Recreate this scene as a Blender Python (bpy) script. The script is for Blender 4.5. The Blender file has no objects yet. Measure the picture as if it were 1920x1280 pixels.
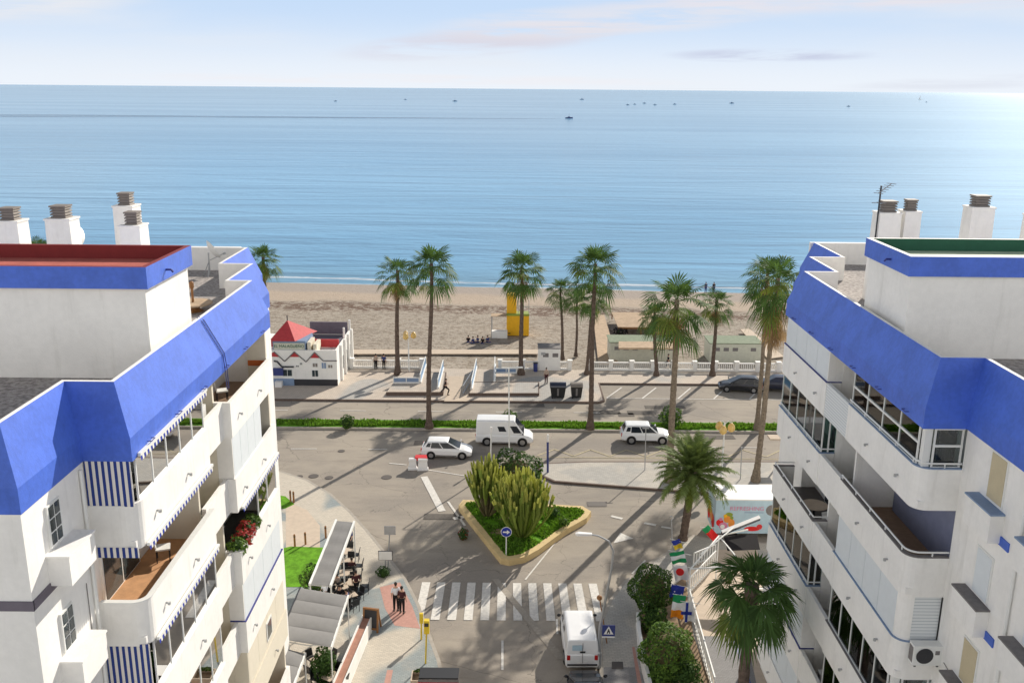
import bpy, bmesh, math, random
from mathutils import Vector, Matrix
random.seed(7)
S = bpy.context.scene
COL = S.collection
PI = math.pi
rad = math.radians
# ---------------------------------------------------------------- camera model (used to measure where things stand)
F, CX, CY, CH = 1750., 960., 640., 30.
PIT, ROL = rad(15.14), rad(0.5)
cp, sp, cr, sr = math.cos(PIT), math.sin(PIT), math.cos(ROL), math.sin(ROL)
def ray(x, y):
    u = (x-CX)/F; v = -(y-CY)/F
    a = u*cr-v*sr; b = u*sr+v*cr
    return (a, cp+b*sp, -sp+b*cp)
def g(x, y, z=0.):
    d = ray(x, y); t = (z-CH)/d[2]
    return (d[0]*t, d[1]*t)
def atY(x, y, Y):
    d = ray(x, y); t = Y/d[1]
    return (d[0]*t, CH+d[2]*t)
# ---------------------------------------------------------------- mesh helper
class MB:
    def __init__(s, tf=None):
        s.v = []; s.f = []; s.m = []; s.tf = tf
    def V(s, p):
        if s.tf: p = s.tf(*p)
        s.v.append((p[0], p[1], p[2])); return len(s.v)-1
    def face(s, pts, mi=0):
        s.f.append([s.V(p) for p in pts]); s.m.append(mi); return s
    def box(s, x0, x1, y0, y1, z0, z1, mi=0):
        i = [s.V(p) for p in ((x0,y0,z0),(x1,y0,z0),(x1,y1,z0),(x0,y1,z0),(x0,y0,z1),(x1,y0,z1),(x1,y1,z1),(x0,y1,z1))]
        for q in ((3,2,1,0),(4,5,6,7),(0,1,5,4),(1,2,6,5),(2,3,7,6),(3,0,4,7)):
            s.f.append([i[k] for k in q]); s.m.append(mi)
        return s
    def prism(s, poly, z0, z1, mi=0, top=None, bottom=True):
        n = len(poly)
        a = [s.V((p[0],p[1],z0)) for p in poly]; b = [s.V((p[0],p[1],z1)) for p in poly]
        for k in range(n):
            s.f.append([a[k],a[(k+1)%n],b[(k+1)%n],b[k]]); s.m.append(mi)
        s.f.append(b); s.m.append(mi if top is None else top)
        if bottom: s.f.append(a[::-1]); s.m.append(mi)
        return s
    def loft(s, rings, mi=0, close=True, caps=True, mis=None):
        R = [[s.V(p) for p in r] for r in rings]; n = len(R[0])
        for a, b in zip(R, R[1:]):
            for k in range(n if close else n-1):
                s.f.append([a[k],a[(k+1)%n],b[(k+1)%n],b[k]]); s.m.append(mis[k] if mis else mi)
        if caps:
            s.f.append(R[0][::-1]); s.m.append(mi); s.f.append(R[-1][:]); s.m.append(mi)
        return s
    def tube(s, path, r, n=6, mi=0, caps=True):
        P = [Vector(p) for p in path]; rings = []
        up = Vector((0,0,1)); prev = None
        for i, p in enumerate(P):
            d = (P[min(i+1,len(P)-1)]-P[max(i-1,0)])
            if d.length < 1e-9: d = Vector((0,0,1))
            d.normalize()
            if prev is None:
                a = up if abs(d.z) < .95 else Vector((1,0,0))
                u = d.cross(a).normalized()
            else:
                u = (prev-d*prev.dot(d))
                u = u.normalized() if u.length > 1e-6 else d.orthogonal().normalized()
            prev = u; w = d.cross(u)
            rr = r[i] if isinstance(r, (list, tuple)) else r
            rings.append([tuple(p+(u*math.cos(2*PI*k/n)+w*math.sin(2*PI*k/n))*rr) for k in range(n)])
        return s.loft(rings, mi, True, caps)
    def cyl(s, x, y, z0, z1, r0, r1=None, n=12, mi=0):
        r1 = r0 if r1 is None else r1
        return s.loft([[(x+r*math.cos(2*PI*k/n), y+r*math.sin(2*PI*k/n), z) for k in range(n)] for r, z in ((r0,z0),(r1,z1))], mi)
    def lathe(s, x, y, prof, n=14, mi=0):
        return s.loft([[(x+r*math.cos(2*PI*k/n), y+r*math.sin(2*PI*k/n), z) for k in range(n)] for r, z in prof], mi)
    def ball(s, c, r, n=10, m=7, mi=0, sc=(1,1,1)):
        prof = [(max(.001,math.sin(PI*i/m))*r, -math.cos(PI*i/m)*r) for i in range(m+1)]
        return s.loft([[(c[0]+q*math.cos(2*PI*k/n)*sc[0], c[1]+q*math.sin(2*PI*k/n)*sc[1], c[2]+z*sc[2]) for k in range(n)] for q, z in prof], mi)
    def build(s, name, mats, parent=None, world=False, smooth=False, fix=True):
        me = bpy.data.meshes.new(name)
        off = (0,0,0)
        if world and parent is not None:
            p = parent
            while p.parent: p = p.parent
            off = p.location
        me.from_pydata([(a-off[0], b-off[1], c-off[2]) for a, b, c in s.v], [], s.f)
        if not isinstance(mats, (list, tuple)): mats = [mats]
        for m in mats: me.materials.append(m)
        me.polygons.foreach_set('material_index', s.m)
        if smooth: me.polygons.foreach_set('use_smooth', [True]*len(me.polygons))
        me.update()
        if fix:
            bm = bmesh.new(); bm.from_mesh(me)
            bmesh.ops.recalc_face_normals(bm, faces=bm.faces); bm.to_mesh(me); bm.free()
        o = bpy.data.objects.new(name, me); COL.objects.link(o)
        if parent is not None: o.parent = parent
        return o
def tag(o, label, cat, group=None):
    o['label'] = label; o['category'] = cat
    if group: o['group'] = group
    return o
def thing(name, label, cat, loc=(0,0,0), rz=0., group=None, sc=1.):
    o = bpy.data.objects.new(name, None); COL.objects.link(o)
    o.empty_display_size = .2
    o.location = loc; o.rotation_euler = (0,0,rz); o.scale = (sc,sc,sc)
    return tag(o, label, cat, group)
def struct(o, kind='structure'):
    o['kind'] = kind; return o
def copy_tree(o, parent=None):
    c = o.copy(); COL.objects.link(c); c.parent = parent
    for ch in list(o.children): copy_tree(ch, c)
    return c
def dup(o, label, loc, rz=0., sc=1., group=None):
    c = copy_tree(o); c['label'] = label; c.location = loc; c.rotation_euler = (0,0,rz); c.scale = (sc,sc,sc)
    if group: c['group'] = group
    return c
def text_mesh(name, txt, size, mat, parent, loc, rot, depth=.01, sx=1.):
    cu = bpy.data.curves.new(name, 'FONT'); cu.body = txt; cu.size = size; cu.extrude = depth; cu.align_x = 'CENTER'; cu.align_y = 'CENTER'
    t = bpy.data.objects.new(name, cu); COL.objects.link(t)
    dg = bpy.context.evaluated_depsgraph_get()
    me = bpy.data.meshes.new_from_object(t.evaluated_get(dg))
    bpy.data.objects.remove(t); bpy.data.curves.remove(cu)
    me.materials.clear(); me.materials.append(mat)
    o = bpy.data.objects.new(name, me); COL.objects.link(o); o.parent = parent
    o.location = loc; o.rotation_euler = rot; o.scale = (sx,1,1)
    return o
# ---------------------------------------------------------------- materials
def srgb(r, gg, b):
    f = lambda c: (c/255/12.92) if c/255 <= .04045 else ((c/255+.055)/1.055)**2.4
    return (f(r), f(gg), f(b))
class NT:
    def __init__(s, tree): s.t = tree; s.n = tree.nodes; s.l = tree.links
    def add(s, typ, **kw):
        n = s.n.new(typ)
        for k, v in kw.items():
            if k.startswith('i_'):
                key = k[2:]; key = int(key) if key.isdigit() else key.replace('_', ' ')
                if hasattr(v, 'is_linked') or hasattr(v, 'links'): s.l.new(v, n.inputs[key])
                else: n.inputs[key].default_value = v
            else: setattr(n, k, v)
        return n
    def math(s, op, a, b=0., c=0.):
        n = s.n.new('ShaderNodeMath'); n.operation = op
        for i, v in enumerate((a, b, c)):
            if hasattr(v, 'links'): s.l.new(v, n.inputs[i])
            else: n.inputs[i].default_value = v
        return n.outputs[0]
    def mix(s, f, a, b):
        n = s.n.new('ShaderNodeMix'); n.data_type = 'RGBA'
        for i, v in ((0, f), (6, a), (7, b)):
            if hasattr(v, 'links'): s.l.new(v, n.inputs[i])
            else: n.inputs[i].default_value = v if i == 0 else (*v[:3], 1)
        return n.outputs[2]
    def ramp(s, f, lo, hi):
        n = s.n.new('ShaderNodeMapRange'); n.interpolation_type = 'SMOOTHSTEP'
        s.l.new(f, n.inputs[0]); n.inputs[1].default_value = lo; n.inputs[2].default_value = hi
        return n.outputs[0]
    def noise(s, vec, scale, detail=3., rough=.55, dist=0.):
        n = s.n.new('ShaderNodeTexNoise'); s.l.new(vec, n.inputs['Vector'])
        n.inputs['Scale'].default_value = scale; n.inputs['Detail'].default_value = detail
        n.inputs['Roughness'].default_value = rough; n.inputs['Distortion'].default_value = dist
        return n.outputs[0]
    def mapv(s, vec, scale=(1,1,1), loc=(0,0,0), rot=(0,0,0)):
        n = s.n.new('ShaderNodeMapping'); s.l.new(vec, n.inputs[0])
        n.inputs['Scale'].default_value = scale; n.inputs['Location'].default_value = loc; n.inputs['Rotation'].default_value = rot
        return n.outputs[0]
def newmat(name, rough=.8, spec=.3, metal=0.):
    m = bpy.data.materials.new(name); m.use_nodes = True
    t = NT(m.node_tree); p = t.n['Principled BSDF']
    p.inputs['Roughness'].default_value = rough; p.inputs['Specular IOR Level'].default_value = spec; p.inputs['Metallic'].default_value = metal
    return m, t, p
def mat(name, col, rough=.8, spec=.3, metal=0., var=.08, scale=3., bump=0., bscale=40., world=True, streak=0., sheen=0.):
    m, t, p = newmat(name, rough, spec, metal)
    if world:
        v = t.add('ShaderNodeNewGeometry').outputs['Position']
    else: v = t.add('ShaderNodeTexCoord').outputs['Object']
    n1 = t.noise(v, scale, 4.); n2 = t.noise(v, scale*7, 3.)
    f = t.math('ADD', t.math('MULTIPLY', n1, .65), t.math('MULTIPLY', n2, .35))
    f = t.ramp(f, .3, .7)
    c = t.mix(f, [x*(1-var) for x in col], [min(1,x*(1+var)) for x in col])
    if streak:
        sv = t.mapv(v, (1.6,1.6,.18)); sn = t.ramp(t.noise(sv, 1.6, 5., .65), .52, .8)
        c = t.mix(t.math('MULTIPLY', sn, streak), c, [col[0]*.55, col[1]*.54, col[2]*.5])
    t.l.new(c, p.inputs['Base Color'])
    if bump:
        b = t.add('ShaderNodeBump'); b.inputs['Strength'].default_value = bump; b.inputs['Distance'].default_value = .02
        t.l.new(t.noise(v, bscale, 3.), b.inputs['Height']); t.l.new(b.outputs[0], p.inputs['Normal'])
    return m
M = {}
M['white'] = mat('white_render', (.86,.84,.80), .75, .25, var=.05, scale=.8, bump=.25, bscale=22, streak=.3)
M['cream'] = mat('cream_render', (.72,.66,.54), .8, .2, var=.04, scale=1.2, bump=.1, streak=.08)
M['beige'] = mat('beige_wall', (.55,.47,.34), .8, .2, var=.06, streak=.1)
M['blue'] = mat('blue_paint', (.072,.155,.61), .5, .35, var=.14, scale=1.1, bump=.25, bscale=26, streak=.26)
M['bluedark'] = mat('dark_blue_trim', (.03,.035,.20), .5, .4)
M['bluegrey'] = mat('blue_grey_cap', (.22,.30,.44), .6, .3)
M['greycap'] = mat('grey_stone_cap', (.20,.185,.18), .75, .3, var=.15, scale=6)
M['mauve'] = mat('mauve_band', (.17,.15,.18), .8, .2)
M['gravel'] = mat('roof_gravel', (.36,.33,.31), .95, .1, var=.45, scale=7, bump=.6, bscale=22)
M['redroof'] = mat('red_sealed_roof', (.47,.13,.10), .7, .3, var=.16, scale=1.4)
M['greenroof'] = mat('green_sealed_roof', (.52,.60,.42), .7, .3, var=.1, scale=1.4)
M['greenwall'] = mat('dark_green_wall', (.03,.12,.075), .7, .3)
M['redwall'] = mat('dark_red_wall', (.22,.03,.03), .7, .3)
M['frame'] = mat('white_frame', (.78,.78,.75), .4, .5, var=.02)
M['steel'] = mat('galvanised_steel', (.42,.43,.44), .4, .5, .6, var=.08)
M['dark'] = mat('dark_metal', (.03,.03,.035), .5, .5)
M['louvre'] = mat('brown_louvre', (.23,.20,.175), .7, .3)
M['floor_or'] = mat('orange_tiles', (.55,.30,.15), .7, .3, var=.12, scale=4)
M['floor_br'] = mat('brown_tiles', (.26,.17,.11), .6, .3, var=.15, scale=4)
M['floor_dk'] = mat('dark_tiles', (.06,.05,.045), .5, .4, var=.2, scale=4)
M['floor_gr'] = mat('grey_tiles', (.32,.31,.28), .7, .3, var=.1, scale=4)
M['orange'] = mat('orange_band', (.50,.13,.03), .6, .3)
M['shutter'] = mat('white_shutter', (.70,.74,.76), .55, .35, var=.03)
M['shutterb'] = mat('beige_shutter', (.55,.47,.31), .6, .3, var=.05)
M['door'] = mat('dark_window_glass', (.035,.05,.055), .08, .7, var=.3, scale=.7)
M['intblue'] = mat('blue_painted_wall', (.22,.235,.33), .6, .3)
M['awn'] = mat('grey_awning', (.205,.20,.195), .8, .2, var=.05)
M['yellow'] = mat('yellow_paint', (.80,.43,.01), .5, .4, var=.06)
M['signyellow'] = mat('yellow_sign', (.72,.52,.03), .5, .4)
M['red'] = mat('red_plastic', (.65,.03,.03), .4, .5)
M['whitepl'] = mat('white_plastic', (.82,.80,.78), .4, .5, var=.02)
M['roofred'] = mat('red_roof', (.50,.055,.06), .7, .3, var=.12, scale=3)
M['roofgreen'] = mat('green_flat_roof', (.23,.27,.19), .9, .2, var=.15)
M['palegreen'] = mat('pale_green_wall', (.60,.60,.50), .8, .2)
M['wood'] = mat('weathered_planks', (.46,.34,.23), .85, .2, var=.18, scale=2)
M['woodbr'] = mat('brown_wood', (.28,.13,.045), .6, .4, var=.2, scale=5)
M['terra'] = mat('terracotta', (.42,.22,.16), .85, .2, var=.15)
M['shoreboat'] = mat('distant_boat_paint', (.22,.32,.44), .5, .3)
M['navy'] = mat('navy_paint', (.035,.05,.20), .4, .5)
M['railblue'] = mat('blue_rail_panel', (.10,.28,.52), .3, .5, var=.2)
M['kerbyel'] = mat('cream_yellow_wall', (.62,.47,.24), .8, .2, var=.1, scale=2)
M['kerb'] = mat('kerb_stone', (.40,.36,.31), .9, .2, var=.12)
M['kerbdk'] = mat('dark_kerb_stone', (.15,.11,.09), .9, .2, var=.12)
M['black'] = mat('black_plastic', (.018,.018,.02), .45, .5)
M['tyre'] = mat('rubber_tyre', (.014,.014,.015), .8, .2)
M['chrome'] = mat('alloy_rim', (.45,.45,.46), .3, .5, .8)
M['carwhite'] = mat('white_car_paint', (.82,.82,.82), .22, .6, var=.01)
M['carblack'] = mat('black_car_paint', (.012,.013,.018), .15, .7, var=.05)
M['cardark'] = mat('dark_blue_car_paint', (.016,.02,.04), .15, .7, var=.05)
M['carglass'] = mat('car_window_glass', (.015,.02,.03), .08, .35, var=.1)
M['lamp'] = mat('clear_lens', (.75,.76,.78), .1, .8)
M['tail'] = mat('red_lens', (.45,.02,.02), .2, .6)
M['trunk'] = mat('palm_trunk', (.135,.10,.08), .95, .1, var=.35, scale=5, bump=.5, bscale=12)
M['trunkgr'] = mat('grey_palm_trunk', (.22,.175,.13), .95, .1, var=.35, scale=6, bump=.5, bscale=14)
def leafmat(name, col, var=.35):
    m, t, p = newmat(name, .65, .12)
    oi = t.add('ShaderNodeNewGeometry')
    r = t.math('FRACT', t.math('MULTIPLY', oi.outputs['Random Per Island'], 7.13))
    c = t.mix(r, [x*(1-var) for x in col], [x*(1+var) for x in col])
    t.l.new(c, p.inputs['Base Color'])
    tr = t.add('ShaderNodeBsdfTranslucent'); t.l.new(t.mix(.5, c, (col[0]*2.2, col[1]*2., col[2]*.9)), tr.inputs[0])
    mx = t.add('ShaderNodeMixShader'); mx.inputs[0].default_value = .25
    t.l.new(p.outputs[0], mx.inputs[1]); t.l.new(tr.outputs[0], mx.inputs[2])
    t.l.new(mx.outputs[0], t.n['Material Output'].inputs[0])
    return m
M['leaf'] = leafmat('palm_frond_green', (.068,.128,.036))
M['leafy'] = leafmat('palm_frond_yellow_green', (.13,.17,.035))
M['leafd'] = leafmat('dead_palm_frond', (.30,.20,.11))
M['date'] = leafmat('date_palm_frond', (.15,.205,.065))
M['bush'] = leafmat('bush_leaf', (.05,.10,.025))
M['bushl'] = leafmat('bright_bush_leaf', (.11,.19,.035))
M['grassl'] = leafmat('grass_blade', (.13,.27,.03), .4)
M['euph'] = leafmat('cactus_skin', (.23,.30,.06), .4)
M['euphtop'] = leafmat('cactus_tip', (.44,.46,.11), .4)
M['euphst'] = mat('cactus_stem', (.15,.125,.06), .8, .2, var=.25)
M['flower'] = leafmat('red_flower', (.36,.05,.045))
M['lawn'] = mat('lawn_grass', (.125,.30,.02), .9, .1, var=.35, scale=2.5, bump=.8, bscale=60)
M['soil'] = mat('bare_soil', (.28,.2,.13), .95, .1, var=.3, scale=4, bump=.5)
M['skin'] = mat('skin', (.50,.30,.21), .6, .3, var=.02)
M['hair'] = mat('dark_hair', (.03,.022,.018), .6, .3)
M['shirtw'] = mat('white_shirt', (.78,.80,.85), .8, .2, var=.03)
M['clothbk'] = mat('black_cloth', (.02,.018,.02), .85, .2)
M['clothdr'] = mat('dark_red_cloth', (.07,.025,.028), .85, .2)
M['clothbl'] = mat('blue_cloth', (.05,.07,.20), .85, .2)
M['clothbr'] = mat('beige_cloth', (.42,.33,.27), .85, .2)
M['shoe'] = mat('dark_shoe', (.025,.022,.02), .6, .3)
M['amber'] = mat('amber_globe', (.75,.50,.16), .25, .5, var=.05)
M['flaggreen'] = mat('green_flag_cloth', (.02,.27,.10), .8, .2)
M['flagred'] = mat('red_flag_cloth', (.70,.03,.03), .8, .2)
M['flagwhite'] = mat('white_flag_cloth', (.8,.8,.82), .8, .2)
M['flagblue'] = mat('blue_flag_cloth', (.03,.05,.33), .8, .2)
M['flagorange'] = mat('orange_flag_cloth', (.82,.28,.02), .8, .2)
M['truckblue'] = mat('pale_blue_panel', (.42,.56,.64), .45, .4, var=.06)
M['pink'] = mat('pink_print', (.65,.22,.36), .5, .3)
M['orangep'] = mat('orange_print', (.75,.27,.05), .5, .3)
M['greenp'] = mat('green_print', (.25,.32,.05), .5, .3)
M['linew'] = mat('white_road_paint', (.66,.63,.58), .85, .2, var=.16, scale=5)
M['liney'] = mat('faded_yellow_paint', (.50,.43,.28), .85, .2, var=.25, scale=5)
M['patch'] = mat('asphalt_repair', (.36,.32,.27), .95, .1, var=.15, scale=5)
M['patchdk'] = mat('dark_asphalt_repair', (.15,.135,.12), .95, .1, var=.15, scale=5)
M['iron'] = mat('cast_iron', (.10,.085,.075), .7, .4)
M['redtile'] = mat('red_tactile_tiles', (.50,.28,.23), .9, .2, var=.1, scale=6)
M['lattile'] = mat('latte_tiles', (.56,.46,.36), .9, .2, var=.08, scale=3)
def glass(name, tint, refl=.75, rough=.02):
    m, t, p = newmat(name)
    tr = t.add('ShaderNodeBsdfTransparent'); tr.inputs[0].default_value = (*tint, 1)
    gl = t.add('ShaderNodeBsdfGlossy'); gl.inputs['Roughness'].default_value = rough; gl.inputs[0].default_value = (refl,refl,refl,1)
    fr = t.add('ShaderNodeFresnel'); fr.inputs[0].default_value = 1.42
    mx = t.add('ShaderNodeMixShader'); t.l.new(t.math('ADD', fr.outputs[0], .05), mx.inputs[0])
    t.l.new(tr.outputs[0], mx.inputs[1]); t.l.new(gl.outputs[0], mx.inputs[2]); t.l.new(mx.outputs[0], t.n['Material Output'].inputs[0])
    return m
M['glass'] = glass('clear_glazing', (.72,.78,.78))
M['glassg'] = glass('green_tinted_glazing', (.55,.74,.70))
M['glassd'] = glass('dark_tinted_glazing', (.22,.26,.27))
def stripes(name, axis, freq, c1, c2, duty=.5):
    m, t, p = newmat(name, .85, .15)
    v = t.add('ShaderNodeNewGeometry').outputs['Position']
    s = t.add('ShaderNodeSeparateXYZ'); t.l.new(v, s.inputs[0])
    f = t.math('GREATER_THAN', t.math('FRACT', t.math('MULTIPLY', s.outputs[axis], freq)), duty)
    t.l.new(t.mix(f, c1, c2), p.inputs['Base Color']); return m
M['stripex'] = stripes('blue_striped_canvas', 0, 6.0, (.035,.06,.24), (.78,.74,.68))
M['stripey'] = stripes('blue_striped_valance', 1, 4.2, (.05,.08,.30), (.80,.79,.76))
M['slats'] = stripes('white_slats', 2, 9., (.50,.54,.56), (.74,.76,.76), .25)
# asphalt
def asphalt():
    m, t, p = newmat('worn_asphalt', .92, .15)
    v = t.add('ShaderNodeNewGeometry').outputs['Position']
    big = t.noise(t.mapv(v, (.10,.16,1)), 1., 5., .6); mid = t.noise(t.mapv(v, (.25,1.1,1)), 1.3, 4., .6); fine = t.noise(v, 14., 3.)
    c = t.mix(t.ramp(big, .35, .65), (.265,.236,.205), (.37,.323,.265))
    c = t.mix(t.math('MULTIPLY', t.ramp(mid, .48, .72), .5), c, (.225,.195,.17))
    c = t.mix(t.math('MULTIPLY', t.ramp(fine, .35, .7), .3), c, (.42,.37,.31))
    vo = t.add('ShaderNodeTexVoronoi'); vo.feature = 'DISTANCE_TO_EDGE'; vo.inputs['Scale'].default_value = .16
    w = t.noise(v, .8, 3.); mvx = t.add('ShaderNodeVectorMath', operation='ADD'); t.l.new(v, mvx.inputs[0])
    cmb = t.add('ShaderNodeCombineXYZ'); t.l.new(t.math('MULTIPLY', w, 2.5), cmb.inputs[0]); t.l.new(t.math('MULTIPLY', w, -1.5), cmb.inputs[1]); t.l.new(cmb.outputs[0], mvx.inputs[1])
    t.l.new(mvx.outputs[0], vo.inputs['Vector'])
    crack = t.math('LESS_THAN', vo.outputs['Distance'], .0035)
    c = t.mix(t.math('MULTIPLY', crack, .45), c, (.10,.09,.08))
    st = t.ramp(t.noise(v, .45, 6., .7), .62, .72); c = t.mix(t.math('MULTIPLY', st, .3), c, (.13,.115,.10))
    t.l.new(c, p.inputs['Base Color'])
    b = t.add('ShaderNodeBump'); b.inputs['Strength'].default_value = .3; b.inputs['Distance'].default_value = .01
    t.l.new(t.noise(v, 60., 2.), b.inputs['Height']); t.l.new(b.outputs[0], p.inputs['Normal'])
    return m
M['asphalt'] = asphalt()
def paving(name, c1, c2, c3, blob=.16, lo=.52, hi=.58, tile=2.2):
    m, t, p = newmat(name, .9, .2)
    v = t.add('ShaderNodeNewGeometry').outputs['Position']
    bl = t.ramp(t.noise(t.mapv(v, (1,.75,1)), blob, 1.5, .4, .8), lo, hi)
    c = t.mix(bl, c1, c2)
    br = t.add('ShaderNodeTexBrick'); t.l.new(v, br.inputs['Vector']); br.inputs['Scale'].default_value = tile
    br.inputs['Color1'].default_value = (.85,.85,.85,1); br.inputs['Color2'].default_value = (1.06,1.06,1.06,1); br.inputs['Mortar'].default_value = (.68,.68,.68,1); br.inputs['Mortar Size'].default_value = .03
    mu = t.add('ShaderNodeMix', data_type='RGBA', blend_type='MULTIPLY'); mu.inputs[0].default_value = .8
    t.l.new(c, mu.inputs[6]); t.l.new(br.outputs[0], mu.inputs[7])
    dirt = t.ramp(t.noise(v, .7, 5., .65), .45, .75)
    t.l.new(t.mix(t.math('MULTIPLY', dirt, .3), mu.outputs[2], c3), p.inputs['Base Color'])
    return m
M['paveL'] = paving('patterned_paving', (.60,.54,.45), (.31,.345,.345), (.46,.39,.32))
M['paveP'] = paving('promenade_paving', (.58,.50,.42), (.45,.43,.40), (.46,.38,.31), .12, .55, .62, 1.2)
M['paveI'] = paving('pale_strip_paving', (.53,.49,.43), (.45,.43,.395), (.40,.36,.31), .4, .45, .6, 1.6)
M['paveR'] = paving('grey_walkway_paving', (.30,.29,.285), (.26,.25,.25), (.22,.2,.2), .3, .5, .6, 2.5)
def sandmat():
    m, t, p = newmat('beach_sand', .95, .1)
    v = t.add('ShaderNodeNewGeometry').outputs['Position']
    n1 = t.noise(t.mapv(v, (.12,.35,1)), 1., 5., .65); n2 = t.noise(v, 1.3, 4., .7); n3 = t.noise(v, 5., 3., .7)
    c = t.mix(t.ramp(n1, .3, .7), (.30,.262,.217), (.385,.338,.282))
    c = t.mix(t.math('MULTIPLY', t.ramp(n2, .46, .60), .75), c, (.19,.15,.115))
    c = t.mix(t.math('MULTIPLY', t.ramp(n3, .52, .64), .6), c, (.56,.48,.385))
    s = t.add('ShaderNodeSeparateXYZ'); t.l.new(v, s.inputs[0])
    shore = t.math('ADD', s.outputs[1], t.math('MULTIPLY', s.outputs[0], .067))      # shoreline runs slightly askew
    wob = t.math('ADD', shore, t.math('MULTIPLY', t.noise(t.mapv(v, (.12,.12,1)), 1., 3.), 5.))
    wrack = t.math('MULTIPLY', t.ramp(wob, 131., 133.), t.ramp(wob, 139., 136.))
    c = t.mix(t.math('MULTIPLY', wrack, t.ramp(n2, .4, .55)), c, (.15,.10,.075))
    pale = t.ramp(wob, 137.5, 140.); c = t.mix(t.math('MULTIPLY', pale, .8), c, (.46,.37,.29))
    wet = t.ramp(wob, 144.0, 147.); c = t.mix(wet, c, (.36,.31,.27))
    t.l.new(c, p.inputs['Base Color'])
    b = t.add('ShaderNodeBump'); b.inputs['Strength'].default_value = .9; b.inputs['Distance'].default_value = .15
    t.l.new(t.math('ADD', n2, t.math('MULTIPLY', n3, .5)), b.inputs['Height']); t.l.new(b.outputs[0], p.inputs['Normal'])
    return m
M['sand'] = sandmat()
def seamat():
    m, t, p = newmat('sea_water', .12, .4)
    p.inputs['IOR'].default_value = 1.33
    v = t.add('ShaderNodeNewGeometry').outputs['Position']
    s = t.add('ShaderNodeSeparateXYZ'); t.l.new(v, s.inputs[0])
    swell = t.noise(t.mapv(v, (.012,.075,1), rot=(0,0,rad(-5))), 1., 5., .6, .6)
    rip = t.noise(t.mapv(v, (.22,.75,1), rot=(0,0,rad(3))), 1., 4., .6)
    far = t.noise(t.mapv(v, (.0016,.010,1)), 1., 4., .6)
    c = t.mix(t.ramp(far, .35, .65), (.125,.295,.465), (.185,.375,.555))
    shore = t.math('ADD', s.outputs[1], t.math('MULTIPLY', s.outputs[0], .067))
    c = t.mix(t.ramp(shore, 175., 148.), c, (.15,.30,.42))
    fo = t.math('ADD', shore, t.math('MULTIPLY', t.noise(t.mapv(v, (.07,.3,1)), 1., 4., .6), 7.))
    foam = t.ramp(fo, 154.5, 152.2)
    foam2 = t.math('MULTIPLY', t.math('MULTIPLY', t.ramp(fo, 158.6, 157.6), t.ramp(fo, 156.2, 157.2)), .7)
    foam = t.math('MAXIMUM', foam, foam2)
    c = t.mix(foam, c, (.72,.74,.76))
    t.l.new(c, p.inputs['Base Color'])
    t.l.new(t.math('ADD', .36, t.math('MULTIPLY', foam, .6)), p.inputs['Roughness'])
    h = t.math('ADD', t.math('MULTIPLY', swell, 1.7), t.math('MULTIPLY', rip, .16))
    b = t.add('ShaderNodeBump'); b.inputs['Distance'].default_value = 2.9
    b.inputs['Strength'].default_value = .8
    t.l.new(h, b.inputs['Height'])
    df = t.add('ShaderNodeBsdfDiffuse'); t.l.new(c, df.inputs[0]); t.l.new(b.outputs[0], df.inputs['Normal'])
    gl = t.add('ShaderNodeBsdfGlossy'); gl.inputs['Roughness'].default_value = .07; gl.inputs[0].default_value = (.95,.97,1,1)
    b2 = t.add('ShaderNodeBump'); b2.inputs['Distance'].default_value = 1.; b2.inputs['Strength'].default_value = .10; t.l.new(h, b2.inputs['Height']); t.l.new(b2.outputs[0], gl.inputs['Normal'])
    g2 = t.add('ShaderNodeBsdfGlossy'); g2.inputs['Roughness'].default_value = .42; g2.inputs[0].default_value = (.8,.92,1,1)
    fr = t.add('ShaderNodeFresnel'); fr.inputs[0].default_value = 1.423
    mx = t.add('ShaderNodeMixShader'); t.l.new(t.math('MULTIPLY', t.math('MULTIPLY', fr.outputs[0], .50), t.math('SUBTRACT', 1., foam)), mx.inputs[0])
    m0 = t.add('ShaderNodeMixShader'); t.l.new(t.math('MULTIPLY', fr.outputs[0], .045), m0.inputs[0]); t.l.new(df.outputs[0], m0.inputs[1]); t.l.new(g2.outputs[0], m0.inputs[2])
    t.l.new(m0.outputs[0], mx.inputs[1]); t.l.new(gl.outputs[0], mx.inputs[2]); t.l.new(mx.outputs[0], t.n['Material Output'].inputs[0])
    return m
M['sea'] = seamat()
# ---------------------------------------------------------------- camera, sun, sky
cd = bpy.data.cameras.new('camera'); cam = bpy.data.objects.new('camera', cd); COL.objects.link(cam)
cd.sensor_width = 36.; cd.lens = 36.*F/1920.; cd.clip_start = .5; cd.clip_end = 200000.
cam.matrix_world = Matrix.Translation((0,0,CH)) @ Matrix.Rotation(PI/2-PIT, 4, 'X') @ Matrix.Rotation(ROL, 4, 'Z')
S.camera = cam
SAZ, SEL = rad(29.8), rad(28.6)
tosun = Vector((math.sin(SAZ)*math.cos(SEL), math.cos(SAZ)*math.cos(SEL), math.sin(SEL)))
ld = bpy.data.lights.new('sun', 'SUN'); ld.energy = 5.0; ld.angle = rad(.5); ld.color = (1., .93, .82)
sun = bpy.data.objects.new('sun', ld); COL.objects.link(sun); sun.rotation_euler = tosun.to_track_quat('Z','Y').to_euler()
w = bpy.data.worlds.new('World'); S.world = w; w.use_nodes = True
t = NT(w.node_tree); bg = t.n['Background']; bg.inputs[1].default_value = .15
sky = t.add('ShaderNodeTexSky'); sky.sky_type = 'NISHITA'; sky.sun_disc = False; sky.sun_elevation = SEL; sky.sun_rotation = SAZ
sky.air_density = 1.0; sky.dust_density = .3; sky.ozone_density = 1.6; sky.altitude = 30
dv = t.add('ShaderNodeTexCoord').outputs['Generated']
sx = t.add('ShaderNodeSeparateXYZ'); t.l.new(dv, sx.inputs[0])
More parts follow.
